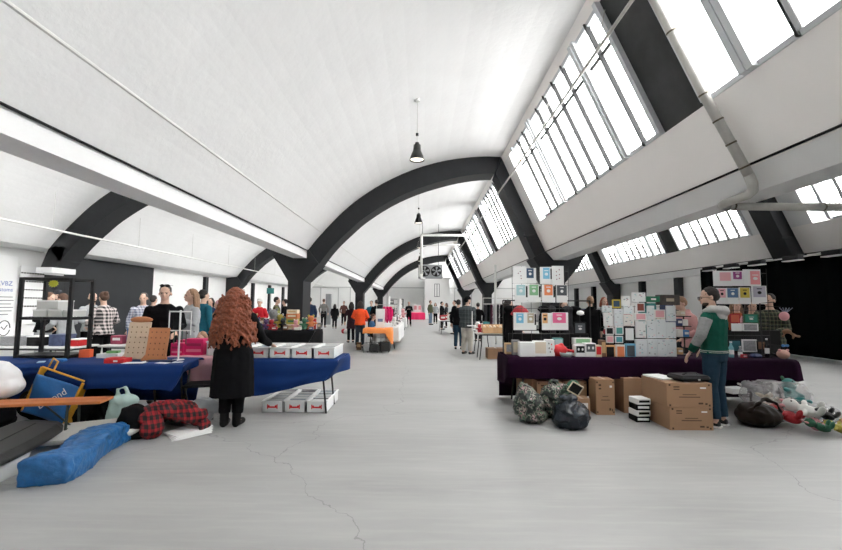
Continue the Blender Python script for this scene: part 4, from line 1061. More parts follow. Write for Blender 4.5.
# small black folding chair beyond the mint bag
t = thing('folding_chair', (-3.02, 5.62, 0), 'black metal folding chair partly under the pink-clothed table', 'chair', .3)
MB().box((0, 0, .44), (.40, .38, .03), black, bev=.01).build('seat', None, t)
for sx in (-1, 1):
    MB().tube([(sx * .19, -.20, 0), (sx * .19, -.14, .2), (sx * .19, .1, .44), (sx * .19, .17, .62)], .013).build('leg', legm, t); MB().tube([(sx * .17, .20, 0), (sx * .17, 0, .25), (sx * .17, -.16, .44)], .013).build('leg', legm, t)
# pile: plaid shirt on black bag, mint tote, white papers
redplaid = plaid('red_black_check', (.010, .008, .010), (.30, .010, .015), (.010, .008, .008), .08, .6, .42)
blob('black_tote_bag', [('e', (0, 0, .17), (.17, .14, .19)), ('e', (.06, -.05, .08), (.18, .12, .09))], BLK, (-3.35, 4.80, 0), 'black bag slumped under the red checked shirt', 'bag', amp=.025)
blob('mint_tote_bag', [('b', (0, 0, .20), (.22, .13, .38), 0, .22), ('e', (.08, 0, .36), (.14, .08, .07)), ('t', [(-.02, 0, .34), (-.02, -.02, .50), (.07, -.02, .53), (.12, 0, .38)], .016)], mat('mint_canvas', (.42, .56, .52), .8, var=.15, scale=6), (-3.66, 4.98, 0), 'mint green tote bag with handle beside the black bag', 'bag', amp=.014)
blob('checked_shirt', [('e', (0, 0, .24), (.30, .17, .085)), ('e', (.22, -.02, .18), (.22, .14, .07)), ('e', (-.16, -.08, .2), (.14, .14, .12)), ('e', (-.06, -.26, .09), (.13, .10, .09)), ('e', (-.12, -.20, .18), (.12, .10, .08)), ('t', [(.3, 0, .12), (.45, -.05, .06)], .06)],
     redplaid, (-3.02, 4.98, 0.021), 'red and black checked shirt heaped over bags on the floor', 'shirt', amp=.03, freq=8)
blob('grey_bundle', [('e', (0, 0, .13), (.30, .2, .13)), ('e', (.15, .05, .2), (.2, .15, .1))], mat('grey_shiny_film', (.35, .36, .37), .35, var=.4, scale=9), (-2.98, 5.28, 0), 'grey plastic-wrapped bundle behind the red checked shirt', 'bundle', amp=.03)
for i in range(5):
    o = slab('poster_sheet', (-2.72 - .01 * i, 4.86 + .012 * i, .008 + .010 * i), (.42, .30, .006), paper, 'white poster sheets fanned out from under the red checked shirt', 'paper', .75 + .07 * i, 'white poster sheets', bev=.001); o.rotation_euler = (0, -.07, .66 + .09 * i)

# ---------------------------------------------------------------- back left: wall posters, second-row stalls
t = thing('wall_banner', (-14.33, 12.85, 0), 'tall white handwritten banner on the left wall at the picture edge', 'poster')
t.rotation_euler = (0, 0, math.pi / 2)
ink = mat('black_ink', (.03, .03, .03), .8); inkb = mat('blue_ink', (.10, .16, .45), .8)
MB().box((0, 0, 1.75), (2.6, .02, 3.4 - .6), mat('banner_vinyl', (.84, .84, .84), .6), bev=.004).build('banner_sheet', None, t)
text('KVBZ', .22, inkb, t, (.90, -.013, 2.18)); text('Customs', .19, inkb, t, (.85, -.013, 1.97))
for k, w in enumerate((.9, 1.0, .8, 1.0, .9, .6)): MB().box((.85, -.012, 1.72 - .12 * k), (w * .8, .004, .02), ink).build('text_line', None, t)
s = MB(); s.tube([(1.0 + .2 * math.cos(a * .5), -.014, .65 + .26 * math.sin(a * .5)) for a in range(13)], .015); s.tube([(.9, -.014, .7), (1.0, -.014, .6), (1.1, -.014, .75)], .015); s.build('line_drawing', ink, t)
t = thing('glasses_board', (-14.33, 14.72, 0), 'white wall board with rows of small dark glasses behind the display frame', 'display board')
t.rotation_euler = (0, 0, math.pi / 2)
MB().box((0, 0, 1.8), (.9, .03, 2.1), mat('banner_vinyl', (.84, .84, .84), .6)).build('board', None, t)
s = MB()
for i in range(5):
    for j in range(9): s.box((-.4 + j * .1, -.02, 2.6 - i * .30), (.07, .01, .045), ink)
s.build('rows_of_glasses', None, t)['kind'] = 'stuff'
t = table('trestle_table', -9.4, -6.3, 7.3, 7.95, .74, 'white trestle table behind the black display frame', top=wht_cl)
for i, (x, w, h, m, lab) in enumerate(((-8.55, .34, .16, plast, 'white crate on the trestle table at its left end'), (-8.1, .3, .14, bx, 'grey-white box on the trestle table, second from left'), (-7.6, .36, .16, grey_c, 'mottled grey box on the trestle table in its middle'),
                                       (-7.15, .28, .17, black, 'black crate on the trestle table'), (-6.75, .26, .2, mat('multicolour_pack', (.06, .08, .16), .5, var=.8, scale=14), 'blue patterned box on the trestle table near the checked shirt'), (-6.42, .2, .12, redp, 'red box at the right end of the trestle table'))):
    q = thing('goods_box', (x, 7.62, .742), lab, 'box'); MB().box((0, 0, h / 2), (w, .3, h), m, bev=.008).build('box_body', None, q); MB().box((0, 0, h), (w + .01, .31, .02), paper if i % 2 else m, bev=.004).build('lid', None, q)
t = table('trestle_table', -6.0, -4.55, 7.5, 8.1, .76, 'white-topped trestle table behind the drilled boards', top=wht_cl)
for i, (x, h, c_, lab) in enumerate(((-5.8, .16, (.35, .05, .10), 'pinkish red carton on the trestle table behind the red box'), (-5.5, .3, (.05, .14, .34), 'blue carton on the trestle table behind the red box'), (-5.2, .18, (.6, .55, .5), 'cream carton behind the pale drilled board'), (-4.85, .12, (.3, .25, .2), 'brown carton behind the orange-brown board'))):
    q = thing('goods_carton', (x, 7.8, .762), lab, 'box'); m = mat('carton_tint_%d' % i, c_, .6, var=.3, scale=12); MB().box((0, 0, h / 2), (.22, .2, h), m, bev=.006).build('box_body', None, q); MB().box((0, -.102, h * .6), (.14, .004, h * .3), paper).build('front_label', None, q)
# ---------------------------------------------------------------- centre left: black-clothed table with a jumble of goods
table('folding_table', -5.3, -3.15, 12.0, 12.8, .76, 'folding table under the black cloth in front of the first dark column')
drape('tablecloth', -5.32, -3.13, 11.98, 12.82, .76, blk_cl, 'black cloth on the crowded table in front of the first dark column', drop=lambda u: .42, right=.45, rx=-.25, lx=0, wob=.02)
rd = random.Random(12)
COLS = {'red': (.38, .015, .025), 'navy': (.03, .05, .14), 'white': (.7, .69, .66), 'green': (.03, .13, .07), 'yellow': (.42, .36, .06), 'tan': (.55, .36, .18), 'orange': (.5, .16, .05), 'grey': (.2, .2, .2), 'pink': (.65, .3, .32), 'teal': (.03, .2, .19), 'purple': (.10, .05, .15), 'black': (.012, .012, .012), 'blue': (.05, .2, .5), 'cream': (.65, .56, .42), 'brown': (.16, .08, .04)}
def cm(c): return mat(c + '_goods', COLS[c], .65, var=.15, scale=15)
def plush(loc, k, c, c2, lab, cat='soft toy', rz=0, name='soft_toy', group=None):
    t = thing(name, loc, lab, cat, rz, group)
    s = MB(); s.ell((0, 0, .10 * k), (.075 * k, .06 * k, .10 * k)); s.ell((0, -.01 * k, .24 * k), (.07 * k, .065 * k, .068 * k)); s.ell((.09 * k, -.03 * k, .14 * k), (.06 * k, .025 * k, .025 * k)); s.ell((-.09 * k, -.03 * k, .14 * k), (.06 * k, .025 * k, .025 * k)); s.ell((.05 * k, -.08 * k, .03 * k), (.03 * k, .06 * k, .03 * k)); s.ell((-.05 * k, -.08 * k, .03 * k), (.03 * k, .06 * k, .03 * k))
    remesh(s, 'toy_body', cm(c), t, .012 * k, 2)
    for sx in (-1, 1): MB().ell((sx * .05 * k, 0, .30 * k), (.022 * k, .014 * k, .026 * k)).build('ear', cm(c2), t, smooth=True); MB().ell((sx * .025 * k, -.068 * k, .25 * k), .008 * k, EYE).build('eye', None, t)
    return t
def pack(loc, d, c, lab, rz=0, cat='box', name='goods_box', band='white', group=None):
    t = thing(name, loc, lab, cat, rz, group); MB().box((0, 0, d[2] / 2), d, cm(c), bev=.006).build('box_body', None, t)
    MB().box((0, -d[1] / 2 - .002, d[2] * .55), (d[0] * .7, .004, d[2] * .35), cm(band)).build('front_label', None, t); return t
z0 = .772
for i, (x, y, d, c, b, lab) in enumerate((( -3.95, 12.45, (.34, .3, .16), 'cream', 'tan', 'cream box at the bottom of the stack before the column'), (-3.95, 12.45, (.33, .28, .16), 'yellow', 'green', 'yellow-green box in the middle of the stack before the column'),
        (-3.95, 12.45, (.34, .28, .15), 'orange', 'cream', 'orange box near the top of the stack before the column'), (-3.95, 12.45, (.32, .26, .12), 'cream', 'tan', 'cream box topmost of the stack before the column'))):
    pack((x, y, z0 + [0, .165, .33, .485][i]), d, c, lab, band=b, group='stacked boxes before the column')
for i, (x, y, k, c, c2, lab) in enumerate(((-4.95, 12.2, 1.2, 'navy', 'navy', 'navy soft toy at left of the black-clothed table'), (-4.72, 12.3, 1.0, 'purple', 'black', 'purple soft toy beside the navy one on the black cloth'), (-4.5, 12.15, 1.0, 'red', 'pink', 'red soft toy sitting on the black cloth'),
        (-4.35, 12.5, 1.5, 'yellow', 'white', 'yellow soft toy behind the red one on the black cloth'), (-4.2, 12.3, 1.1, 'black', 'teal', 'black soft toy left of the stacked boxes'), (-3.78, 12.2, 1.0, 'pink', 'white', 'pale pink soft toy in front of the stacked boxes'),
        (-3.55, 12.3, 1.15, 'green', 'cream', 'green soft toy right of the stacked boxes'), (-3.38, 12.4, 1.4, 'orange', 'yellow', 'orange soft toy at the right end of the black-clothed table'), (-5.15, 12.45, 1.5, 'white', 'tan', 'white soft toy behind the navy one on the black cloth'), (-4.62, 12.6, 2.0, 'grey', 'grey', 'tall grey soft toy at the back of the black cloth'))):
    plush((x, y, z0), k, c, c2, lab, rz=rd.uniform(-.4, .4))
for i, (x, y, d, c, lab) in enumerate(((-4.84, 12.12, (.12, .1, .12), 'teal', 'small teal box at the front of the black cloth'), (-4.38, 12.08, (.16, .1, .10), 'red', 'small red box in front of the yellow soft toy'), (-4.05, 12.1, (.14, .1, .14), 'brown', 'small brown box in front of the stacked boxes'), (-3.68, 12.08, (.2, .1, .08), 'white', 'low white box before the green soft toy'), (-3.3, 12.15, (.12, .1, .1), 'navy', 'navy box at the right corner of the black cloth'))):
    pack((x, y, z0), d, c, lab, group=None)
_rd = random.Random(21)
for i in range(14):
    nm, cc = ['jar', 'carton', 'packet', 'tin'][i % 4], ['navy', 'brown', 'white', 'black', 'teal', 'red', 'grey'][i % 7]
    pack((-5.15 + .15 * i, 12.68 + .05 * (i % 2), z0), (.11, .09, _rd.uniform(.18, .42)), cc, '%s %s in the back row on the black cloth, %s from the left' % (cc, nm, ['first', 'second', 'third', 'fourth', 'fifth', 'sixth', 'seventh', 'eighth', 'ninth', 'tenth', 'eleventh', 'twelfth', 'thirteenth', 'last'][i]), name=nm, cat=nm, band=['white', 'cream', 'black'][i % 3], group='back row of goods on the black cloth')
# further goods left of there, beyond the red hair
table('folding_table', -7.6, -5.7, 15.2, 15.9, .76, 'far folding table beyond the red curly hair', top=wht_cl)
for i, (x, h, c, lab) in enumerate(((-7.3, .3, 'white', 'white box at left of the far table beyond the red hair'), (-6.9, .4, 'tan', 'tan box on the far table beyond the red hair'), (-6.5, .25, 'navy', 'navy box on the far table beyond the red hair'), (-6.1, .35, 'cream', 'cream box at right of the far table beyond the red hair'))):
    pack((x, 15.5, .762), (.26, .3, h), c, lab)
for i, (x, z, lab, c) in enumerate(((-6.95, 2.15, 'small green sign on a pole, right of the red hair', 'teal'), (-8.3, 2.1, 'small white sign on a pole, just over the red hair', 'white'))):
    t = thing('pole_sign', (x, 18.5, 0), lab, 'sign'); MB().tube([(0, 0, 0), (0, 0, z)], .015).build('pole', pipe_g, t); MB().box((0, -.02, z), (.34, .02, .26), cm(c), bev=.01).build('sign_panel', None, t)

# ---------------------------------------------------------------- centre: orange-clothed table
table('folding_table', -1.80, -1.0, 13.3, 13.95, .76, 'small folding table under the orange cloth in the middle aisle')
drape('tablecloth', -1.86, -.98, 13.28, 13.97, .76, org_cl, 'orange cloth on the small table beside the orange jacket', drop=lambda u: .16 + .35 * max(0, (u - .8) / .2), left=.2, right=.55, wob=.01)
table('folding_table', -1.6, -.82, 14.2, 18.6, .76, 'long folding table under white cloth behind the orange table')
drape('tablecloth', -1.62, -.80, 14.18, 18.62, .76, wht_cl, 'white cloth on the long table behind the orange one', drop=lambda u: .5, left=.4, right=.62, wob=.02)
t = thing('table_sign', ((-1.351, 13.4, 0.843)[0], 13.45, .772), 'tall white printed sign standing on the orange cloth', 'sign')
MB().box((0, 0, .32), (.30, .02, .64), paper, bev=.003).build('sign_panel', None, t); MB().box((0, -.012, .26), (.17, .003, .10), mat('blue_grey_print', (.15, .2, .32), .7)).build('printed_motif', None, t); MB().box((0, .05, .01), (.2, .12, .02), paper).build('foot', None, t)
text('MARKET', .045, ink, t, (0, -.012, .36)) if False else None
s = MB()
t = thing('grid_rack', (-1.38, 13.40, 0), 'black wire grid rack with white cards under the orange table', 'rack')
for k in range(7): MB().tube([(-.4 + .133 * k, 0, .12), (-.4 + .133 * k, 0, .66)], .006).build('wire', wire, t)
for k in range(4): MB().tube([(-.4, 0, .12 + .18 * k), (.4, 0, .12 + .18 * k)], .006).build('wire', wire, t)
for i in range(3):
    for j in range(2): MB().box((-.02 + .14 * i, -.012, .38 + .16 * j), (.10, .004, .12), paper).build('white_card', None, t)
for i, (x, w, h, c, lab) in enumerate(((-1.78, .18, .28, 'grey', 'small grey suitcase under the left of the orange table'), (-1.5, .3, .26, 'black', 'black suitcase under the middle of the orange table'), (-1.15, .34, .34, 'black', 'larger black suitcase under the right of the orange table'))):
    q = thing('suitcase', (x, 13.16, 0), lab, 'suitcase'); MB().box((0, 0, h / 2 + .02), (w, .16, h - .02), cm(c), bev=.03).build('case_body', None, q); MB().tube([(-w * .2, 0, h), (-w * .2, 0, h + .03), (w * .2, 0, h + .03), (w * .2, 0, h)], .008).build('handle', black, q)
    for sx in (-1, 1): MB().tube([(sx * w * .35, -.02, .015), (sx * w * .35, .02, .015)], .015).build('wheel', black, q)
pack(((-2.115, 13.9, 0.196)[0], 13.9, 0), (.16, .1, .26), 'brown', 'brown paper carrier standing by the orange jacket', band='tan', name='paper_carrier', cat='bag')
# magenta coats on a garment rail
t = thing('garment_rail', (-1.33, 15.3, .772), 'chrome garment rail on the white-clothed table', 'rail')
MB().tube([(-.35, 0, 0), (-.35, 0, .78), (.35, 0, .78), (.35, 0, 0)], .012).build('rail', pipe_g, t)
for i in range(3):
    o = blob('magenta_coat', [('e', (0, 0, .36), (.05, .2, .30)), ('e', (0, 0, .62), (.05, .17, .06)), ('t', [(0, .18, .58), (0, .24, .2)], .05), ('t', [(0, -.18, .58), (0, -.24, .2)], .05)], MAG if i else cl('pink_coat_cloth', (.7, .08, .2)), (-1.38 + .11 * i, 15.3, .80), amp=.012, voxel=.02, rz=.35)
    tag(o, 'magenta hanging coat on the rail above the white-clothed table', 'coat', 'magenta coats on the rail')
for i, (x, y, h, lab) in enumerate(((-1.38, 17.2, 1.15, 'tall white cylinder stand behind the magenta coats'), (-.98, 18.4, 1.05, 'tall white panel beyond the magenta coats'))):
    t = thing('white_stand', (x, y, .772), lab, 'display stand'); MB().tube([(0, 0, 0), (0, 0, h)], .07 if i == 0 else .09, n=16).build('column', paper, t); MB().tube([(0, 0, 0), (0, 0, .03)], .14, n=16).build('base', paper, t)
for i, (x, y, k, c) in enumerate(((-.95, 14.6, 1.1, 'white'), (-.98, 15.2, 1.0, 'cream'), (-.95, 15.9, 1.1, 'grey'), (-.95, 16.6, 1.2, 'white'), (-.98, 17.3, 1.2, 'pink'), (-.98, 18.0, 1.2, 'black'))):
    plush((x, y, .772), k, c, 'white', ['white soft toy nearest on the white cloth', 'cream soft toy second on the white cloth', 'grey soft toy third on the white cloth', 'white soft toy further along the white cloth', 'pink soft toy near the far end of the white cloth', 'black soft toy at the far end of the white cloth'][i])
blob('white_red_bundle', [('e', (0, 0, .16), (.24, .2, .16)), ('e', (-.22, 0, .12), (.12, .12, .11))], cm('white'), (-3.75, 21.5, 0), 'white bundle on the floor left of the orange jacket', 'bag', amp=.02, voxel=.02)
blob('red_bundle', [('e', (0, 0, .12), (.12, .12, .12))], cm('red'), (-4.12, 21.6, 0), 'small red bundle left of the white one on the floor', 'bag', amp=.02, voxel=.02)
# far end
table('folding_table', -1.2, .4, 41, 41.8, .76, 'distant table under the magenta cloth')
drape('tablecloth', -1.22, .42, 40.98, 41.82, .76, mat('magenta_table_cloth', (.75, .02, .12), .7), 'bright magenta cloth on the distant table', drop=lambda u: .7, left=.6, right=.6)
for i, (x, lab) in enumerate(((-.55, 'left of two framed prints over the magenta cloth'), (-.1, 'right of two framed prints over the magenta cloth'))):
    t = thing('framed_print', (x, 41.4, .77), lab, 'picture'); MB().box((0, 0, .42), (.36, .03, .8), paper, bev=.01).build('frame', None, t); MB().box((0, -.02, .5), (.26, .01, .4), cm('pink')).build('print', None, t)
t = thing('black_shelf_rack', (-1.9, 30.5, 0), 'black wire shelf rack beside the man in black', 'rack')
for x in (-.55, .55):
    for y in (-.2, .2): MB().box((x, y, 1.0), (.05, .05, 2.0)).build('post', black, t)
for z in (.6, 1.1, 1.6, 1.98): MB().box((0, 0, z), (1.1, .45, .04)).build('shelf', black, t)
for i, (x, z, c) in enumerate(((-.3, .62, 'white'), (.2, .62, 'white'), (-.2, 1.12, 'cream'), (.3, 1.12, 'white'), (-.3, 1.62, 'grey'), (.25, 1.62, 'white'))):
    pack((-1.9 + x, 30.5, z + .002), (.34, .3, .3), c, '%s box on the %s shelf of the black wire rack, %s' % (c, ['bottom', 'bottom', 'middle', 'middle', 'top', 'top'][i], 'left' if x < 0 else 'right'))
table('folding_table', -1.9, -.9, 24.2, 25.2, .76, 'far table with white cloth left of the man in black')
drape('tablecloth', -1.92, -.88, 24.18, 25.22, .76, wht_cl, 'white cloth on the far table left of the man in black', drop=lambda u: .6, left=.5, right=.6)
for i, (x, c) in enumerate(((-1.7, 'black'), (-1.4, 'white'), (-1.1, 'pink'))): plush((x, 24.6, .77), 1.8, c, 'grey', '%s soft toy on the far white-clothed table' % c)
# distant stalls either side, left behind the columns
for i, (x, y, w, c, lab, lab2) in enumerate(((-12.4, 29, 2.0, wht_cl, 'white cloth on the distant stall by the left wall beyond the hall post', 'distant stall table by the left wall'), (-5.4, 33, 1.6, cm('red'), 'red cloth on the distant stall right of the grey post', 'distant stall table right of the grey post'),
                                    (-10.4, 23.5, 2.0, wht_cl, 'white cloth on the distant stall near the left wall', 'distant stall table near the left wall'))):
    table('stall_table', x, x + w, y, y + .8, .76, lab2); drape('tablecloth', x - .02, x + w + .02, y - .02, y + .82, .76, c, lab, drop=lambda u: .6, left=.5, right=.5)
    for k in range(4): pack((x + .25 + k * w / 4.4, y + .4, .772), (.3, .3, .2 + .12 * ((k * 2 + i) % 3)), ['white', 'brown', 'navy', 'green', 'red', 'tan'][(k + i) % 6], '%s box, number %s along %s' % (['white', 'brown', 'navy', 'green', 'red', 'tan'][(k + i) % 6], ['one', 'two', 'three', 'four'][k], lab2.replace('distant stall table', 'the stall')))
# ---------------------------------------------------------------- right of the aisle: wooden trays
table('folding_table', 1.60, 2.72, 11.5, 12.2, .76, 'folding table carrying the wooden trays beside the checked shirt man')
trw = mat('pale_bamboo', (.55, .34, .17), .6, var=.2, scale=8)
for i in range(3):
    t = thing('wooden_tray', (1.92 + .29 * i, 11.62, .765), ['pale wooden tray nearest the checked shirt man', 'pale wooden tray in the middle of three', 'pale wooden tray at the right of three'][i], 'tray', 0, 'pale wooden trays')
    s = MB(); s.box((0, 0, .01), (.28, .3, .015)); s.box((0, -.15, .08), (.28, .015, .16)); s.box((0, .15, .12), (.28, .015, .24))
    for sx in (-1, 1): s.box((sx * .135, 0, .08), (.012, .3, .16))
    s.build('tray_body', trw, t)
    for k in range(3): MB().box((-.085 + .085 * k, -.04, .13), (.06, .12, .16), trw if k % 2 else cm('cream'), bev=.01, rx=.2).build('wooden_item', None, t)
carton((2.22, 11.98, 0), (.52, .40, .30), 'cardboard box on the floor under the wooden trays', marks=False)
t = thing('low_wire_shelf', (1.95, 12.35, .62), 'small white wire stand of goods left of the wooden trays', 'rack'); MB().box((-.35, .15, .3), (.3, .2, .02)).build('shelf', wirew, t); MB().tube([(-.35, .15, .16), (-.35, .15, .75)], .012).build('pole', wirew, t)
for i, (x, y, z, k, c, lab) in enumerate(((1.7, 12.0, .765, 1.0, 'white', 'white soft toy between the checked shirt man and the trays'), (1.72, 11.75, .765, .8, 'red', 'red soft toy in front of the wooden trays'))):
    plush((x, y, z), k, c, 'grey', lab)
table('folding_table', 1.72, 2.42, 13.6, 15.4, .74, 'low folding table of goods behind the checked shirt man', top=wht_cl)
for i, (x, y, c) in enumerate(((1.84, 13.8, 'white'), (2.0, 14.2, 'grey'), (2.25, 13.8, 'teal'), (2.2, 14.8, 'white'), (1.86, 14.8, 'black'))):
    pack((x, y, .742), (.2, .2, .15 + .05 * (i % 3)), c, ['white box at the near end of the low table', 'grey box on the low table', 'teal box at the right of the low table', 'white box at the far end of the low table', 'black box at the far end of the low table'][i])
table('stall_table', 1.0, 2.3, 21.5, 24, .74, 'distant table of red and white goods beyond the long black coat', top=wht_cl)
for i, (x, y, c) in enumerate(((1.2, 21.8, 'red'), (1.6, 21.8, 'white'), (2.0, 21.8, 'brown'), (1.4, 22.8, 'red'), (1.9, 23, 'grey'))):
    pack((x, y, .742), (.3, .3, .26), c, ['red box at the near left of the distant table', 'white box at the near middle of the distant table', 'brown box at the near right of the distant table', 'red box further back on the distant table', 'grey box further back on the distant table'][i])
# clothes rack with dark garments, right of the second column
t = thing('clothes_rack', (3.65, 19.0, 0), 'chrome clothes rack between the second column and the print rack', 'rack')
for x in (-.7, .7): MB().tube([(x, 0, 0), (x, 0, 1.9)], .016).build('upright', pipe_g, t); MB().tube([(x, -.25, .02), (x, .25, .02)], .016).build('foot', pipe_g, t)
for z in (1.9, 1.62): MB().tube([(-.7, 0, z), (.7, 0, z)], .016).build('rail', pipe_g, t)
for i in range(9):
    o = blob('dark_garment', [('b', (0, 0, .45), (.06, .34, .85)), ('e', (0, 0, .9), (.04, .2, .06))], [CHAR, BLK, cl('plum_cloth', (.10, .03, .05)), GREYC][i % 4], (3.05 + .15 * i, 19.0, .65), amp=.015, voxel=.03)
    tag(o, ['charcoal', 'black', 'plum', 'grey'][i % 4] + ' garment hanging on the chrome clothes rack', 'garment', ['charcoal', 'black', 'plum', 'grey'][i % 4] + ' garments on the chrome rack')
t = thing('white_pole', (3.02, 16.2, 0), 'thin white pole between the second column and the print rack', 'pole'); MB().tube([(0, 0, 0), (0, 0, 3.2)], .05, n=12).build('pole', pipe_w, t)
table('stall_table', 3.1, 4.6, 14.2, 15.0, .74, 'dark-topped table below the clothes rack', top=black)
for i in range(5): pack((3.3 + .27 * i, 14.5, .742), (.22, .3, .22 + .1 * (i % 2)), ['brown', 'black', 'tan', 'grey', 'black'][i], ['brown box at left below the clothes rack', 'black box second below the clothes rack', 'tan box in the middle below the clothes rack', 'grey box fourth below the clothes rack', 'black box at right below the clothes rack'][i])

# ---------------------------------------------------------------- right: long purple table
HP_T = .768
table('folding_table', 1.42, 3.55, 6.12, 6.86, HP_T - .01, 'left of two folding tables under the long purple cloth')
table('folding_table', 3.60, 5.60, 6.12, 6.86, HP_T - .01, 'right of two folding tables under the long purple cloth')
def drop3(u): return .295 + .015 * math.sin(u * 9)
drape('tablecloth', 1.34, 5.64, 6.10, 6.90, HP_T - .008, purple_cl, 'long deep purple cloth over the right hand stall', drop=drop3, left=.46, right=.42, back=.74, lx=-.0, rx=.04, wob=.014, out=.02)  # long rear drop added to darken the gaps under the table
# cartons below
carton((1.95, 6.28, 0), (.38, .30, .42), 'cardboard box under the purple table behind the patterned bag', rz=0)
carton((2.335, 6.30, 0), (.36, .30, .42), 'cardboard box under the purple table behind the foliage bag')
carton((1.70, 6.62, 0), (.16, .5, .42), 'narrow cardboard box at the left end under the purple table', marks=False)
carton((2.34, 5.98, 0), (.22, .20, .22), 'small cardboard box with white label beside the dark blue bin bag', marks=False, sticker=(.1, .5, .5, .45))
carton((2.66, 5.98, 0), (.27, .25, .50), 'tall upright cardboard box under the middle of the purple table')
carton((3.12, 6.12, 0), (.28, .30, .50), 'tall plain cardboard box right of the upright one', marks=False)
carton((3.43, 5.45, 0), (.55, .56, .285), 'lower large cardboard box beside the green jacket man', rz=-.0)
carton((3.41, 5.45, .287), (.58, .58, .30), 'upper large cardboard box stacked beside the green jacket man', sticker=None)
slab('white_foam_sheet', (3.27, 5.53, .590), (.26, .36, .02), paper, 'white sheet lying on the upper large cardboard box', 'sheet', .2)
t = thing('black_laptop_bag', (3.52, 5.34, .592), 'flat black bag on top of the large cardboard boxes', 'bag', .1)
MB().box((0, 0, .04), (.42, .30, .075), black, bev=.03).build('bag_body', None, t); MB().tube([(-.1, -.02, .075), (-.05, -.04, .10), (.08, -.04, .10), (.12, -.02, .075)], .01).build('handle', legm, t); MB().box((.03, -.152, .03), (.03, .003, .018), paper).build('tag', None, t)
for i in range(4):
    o = slab('game_case', (3.0 + .004 * i, 5.60, .078 * i + .0), (.19, .2, .076), [black, paper, black, paper][i], ['black case at the bottom of the small stack', 'white case second in the small stack', 'black case third in the small stack', 'white case on top of the small stack by the large boxes'][i], 'case', .1 * (i % 2), bev=.006)
    MB().box((0, -.102, .042), (.15, .003, .03), paper if i % 2 == 0 else black).build('title_strip', None, o)
# bin bag and foliage-print bags
binm = mat('dark_blue_bin_liner', (.003, .008, .015), .25, bump=.9, bscale=11)
blob('bin_bag', [('e', (0, 0, .15), (.22, .17, .17)), ('e', (-.02, 0, .30), (.08, .07, .09)), ('t', [(-.02, 0, .32), (-.10, 0, .40)], .03), ('t', [(-.02, 0, .32), (.06, .02, .38)], .025)], binm, (1.93, 5.25, 0), 'shiny dark blue bin bag on the floor before the purple table', 'bag', amp=.035, freq=8, fine=.008)
pat = bpy.data.materials.new('foliage_print'); pat.use_nodes = True
_t = pat.node_tree; _b = _t.nodes['Principled BSDF']; _b.inputs['Roughness'].default_value = .4
_tc = _t.nodes.new('ShaderNodeTexCoord'); _nz = _t.nodes.new('ShaderNodeTexNoise'); _nz.inputs['Scale'].default_value = 13; _nz.inputs['Detail'].default_value = 3; _t.links.new(_tc.outputs['Object'], _nz.inputs['Vector'])
_cr = _t.nodes.new('ShaderNodeValToRGB'); _cr.color_ramp.interpolation = 'CONSTANT'
for k, (p, c) in enumerate(((0, (.006, .008, .008)), (.47, (.03, .09, .05)), (.505, (.36, .32, .27)), (.535, (.007, .009, .009)), (.60, (.40, .28, .27)), (.645, (.07, .16, .09)))):
    e = _cr.color_ramp.elements[k] if k < 2 else _cr.color_ramp.elements.new(p)
    e.position = p; e.color = (*c, 1)
_t.links.new(_nz.outputs['Fac'], _cr.inputs[0]); _t.links.new(_cr.outputs[0], _b.inputs['Base Color'])
blob('patterned_bag', [('e', (0, 0, .2), (.19, .15, .2)), ('e', (-.05, 0, .38), (.10, .07, .09)), ('t', [(-.12, 0, .38), (-.09, 0, .50), (.02, 0, .44), (.08, 0, .36)], .018), ('e', (.05, -.02, .09), (.18, .14, .09))], pat, (1.46, 5.50, 0), 'foliage-patterned shopping bag at the left of the bin bag', 'bag', amp=.03, freq=9)
blob('patterned_bag', [('e', (0, 0, .24), (.17, .12, .22)), ('e', (.1, 0, .36), (.14, .06, .1)), ('t', [(-.05, 0, .40), (-.02, 0, .52), (.05, 0, .50), (.07, 0, .4)], .015)], pat, (1.84, 5.66, 0), 'taller foliage-patterned shopping bag standing behind the bin bag', 'bag', amp=.03, freq=9)
o = slab('dark_picture_frame', (2.10, 5.62, .36), (.17, .012, .14), black, 'small dark picture with white frame poking from the patterned bag', 'picture', .3); o.rotation_euler = (.3, .5, .2)
for a, b in (((-.09, .0), (.09, .0)), ((-.09, .14), (.09, .14)), ((-.09, 0), (-.09, .14)), ((.09, 0), (.09, .14))): MB().tube([(a[0], -.004, a[1]), (b[0], -.004, b[1])], .010, n=6).build('frame_edge', cm('cream'), o)
blob('green_cushion', [('e', (0, 0, .12), (.10, .08, .12))], cm('green'), (2.20, 5.86, .25), amp=.01).location.z = .245
tag(bpy.data.objects['green_cushion'], 'small green packet on the labelled carton beside the patterned bag', 'packet')
# brown bag and plush heap at right
leath = mat('dark_brown_leather', (.016, .010, .007), .6, spec=.2, bump=.4, bscale=15)
blob('brown_leather_bag', [('e', (0, 0, .13), (.27, .20, .14)), ('e', (-.05, 0, .21), (.2, .12, .08)), ('t', [(-.2, -.1, .2), (-.1, -.16, .33), (.0, -.1, .36)], .016), ('t', [(.2, -.12, .2), (.12, -.15, .32), (.02, -.1, .36)], .016)], leath, (4.48, 5.42, 0), 'dark brown leather bag on the floor by the green jacket man', 'bag', amp=.02)
blob('black_rucksack', [('e', (0, 0, .10), (.16, .14, .11))], BLK, (3.98, 5.86, 0), 'black bag on the floor between man and brown leather bag', 'bag', amp=.02)
carton((4.28, 6.32, 0), (.62, .4, .36), 'brown cardboard box under the right half of the purple table', marks=False)
o = slab('blue_crate', (4.28, 6.32, .361), (.42, .36, .16), mat('dark_blue_plastic', (.012, .02, .05), .5), 'dark blue crate on the brown box under the purple table', 'crate', bev=.01)
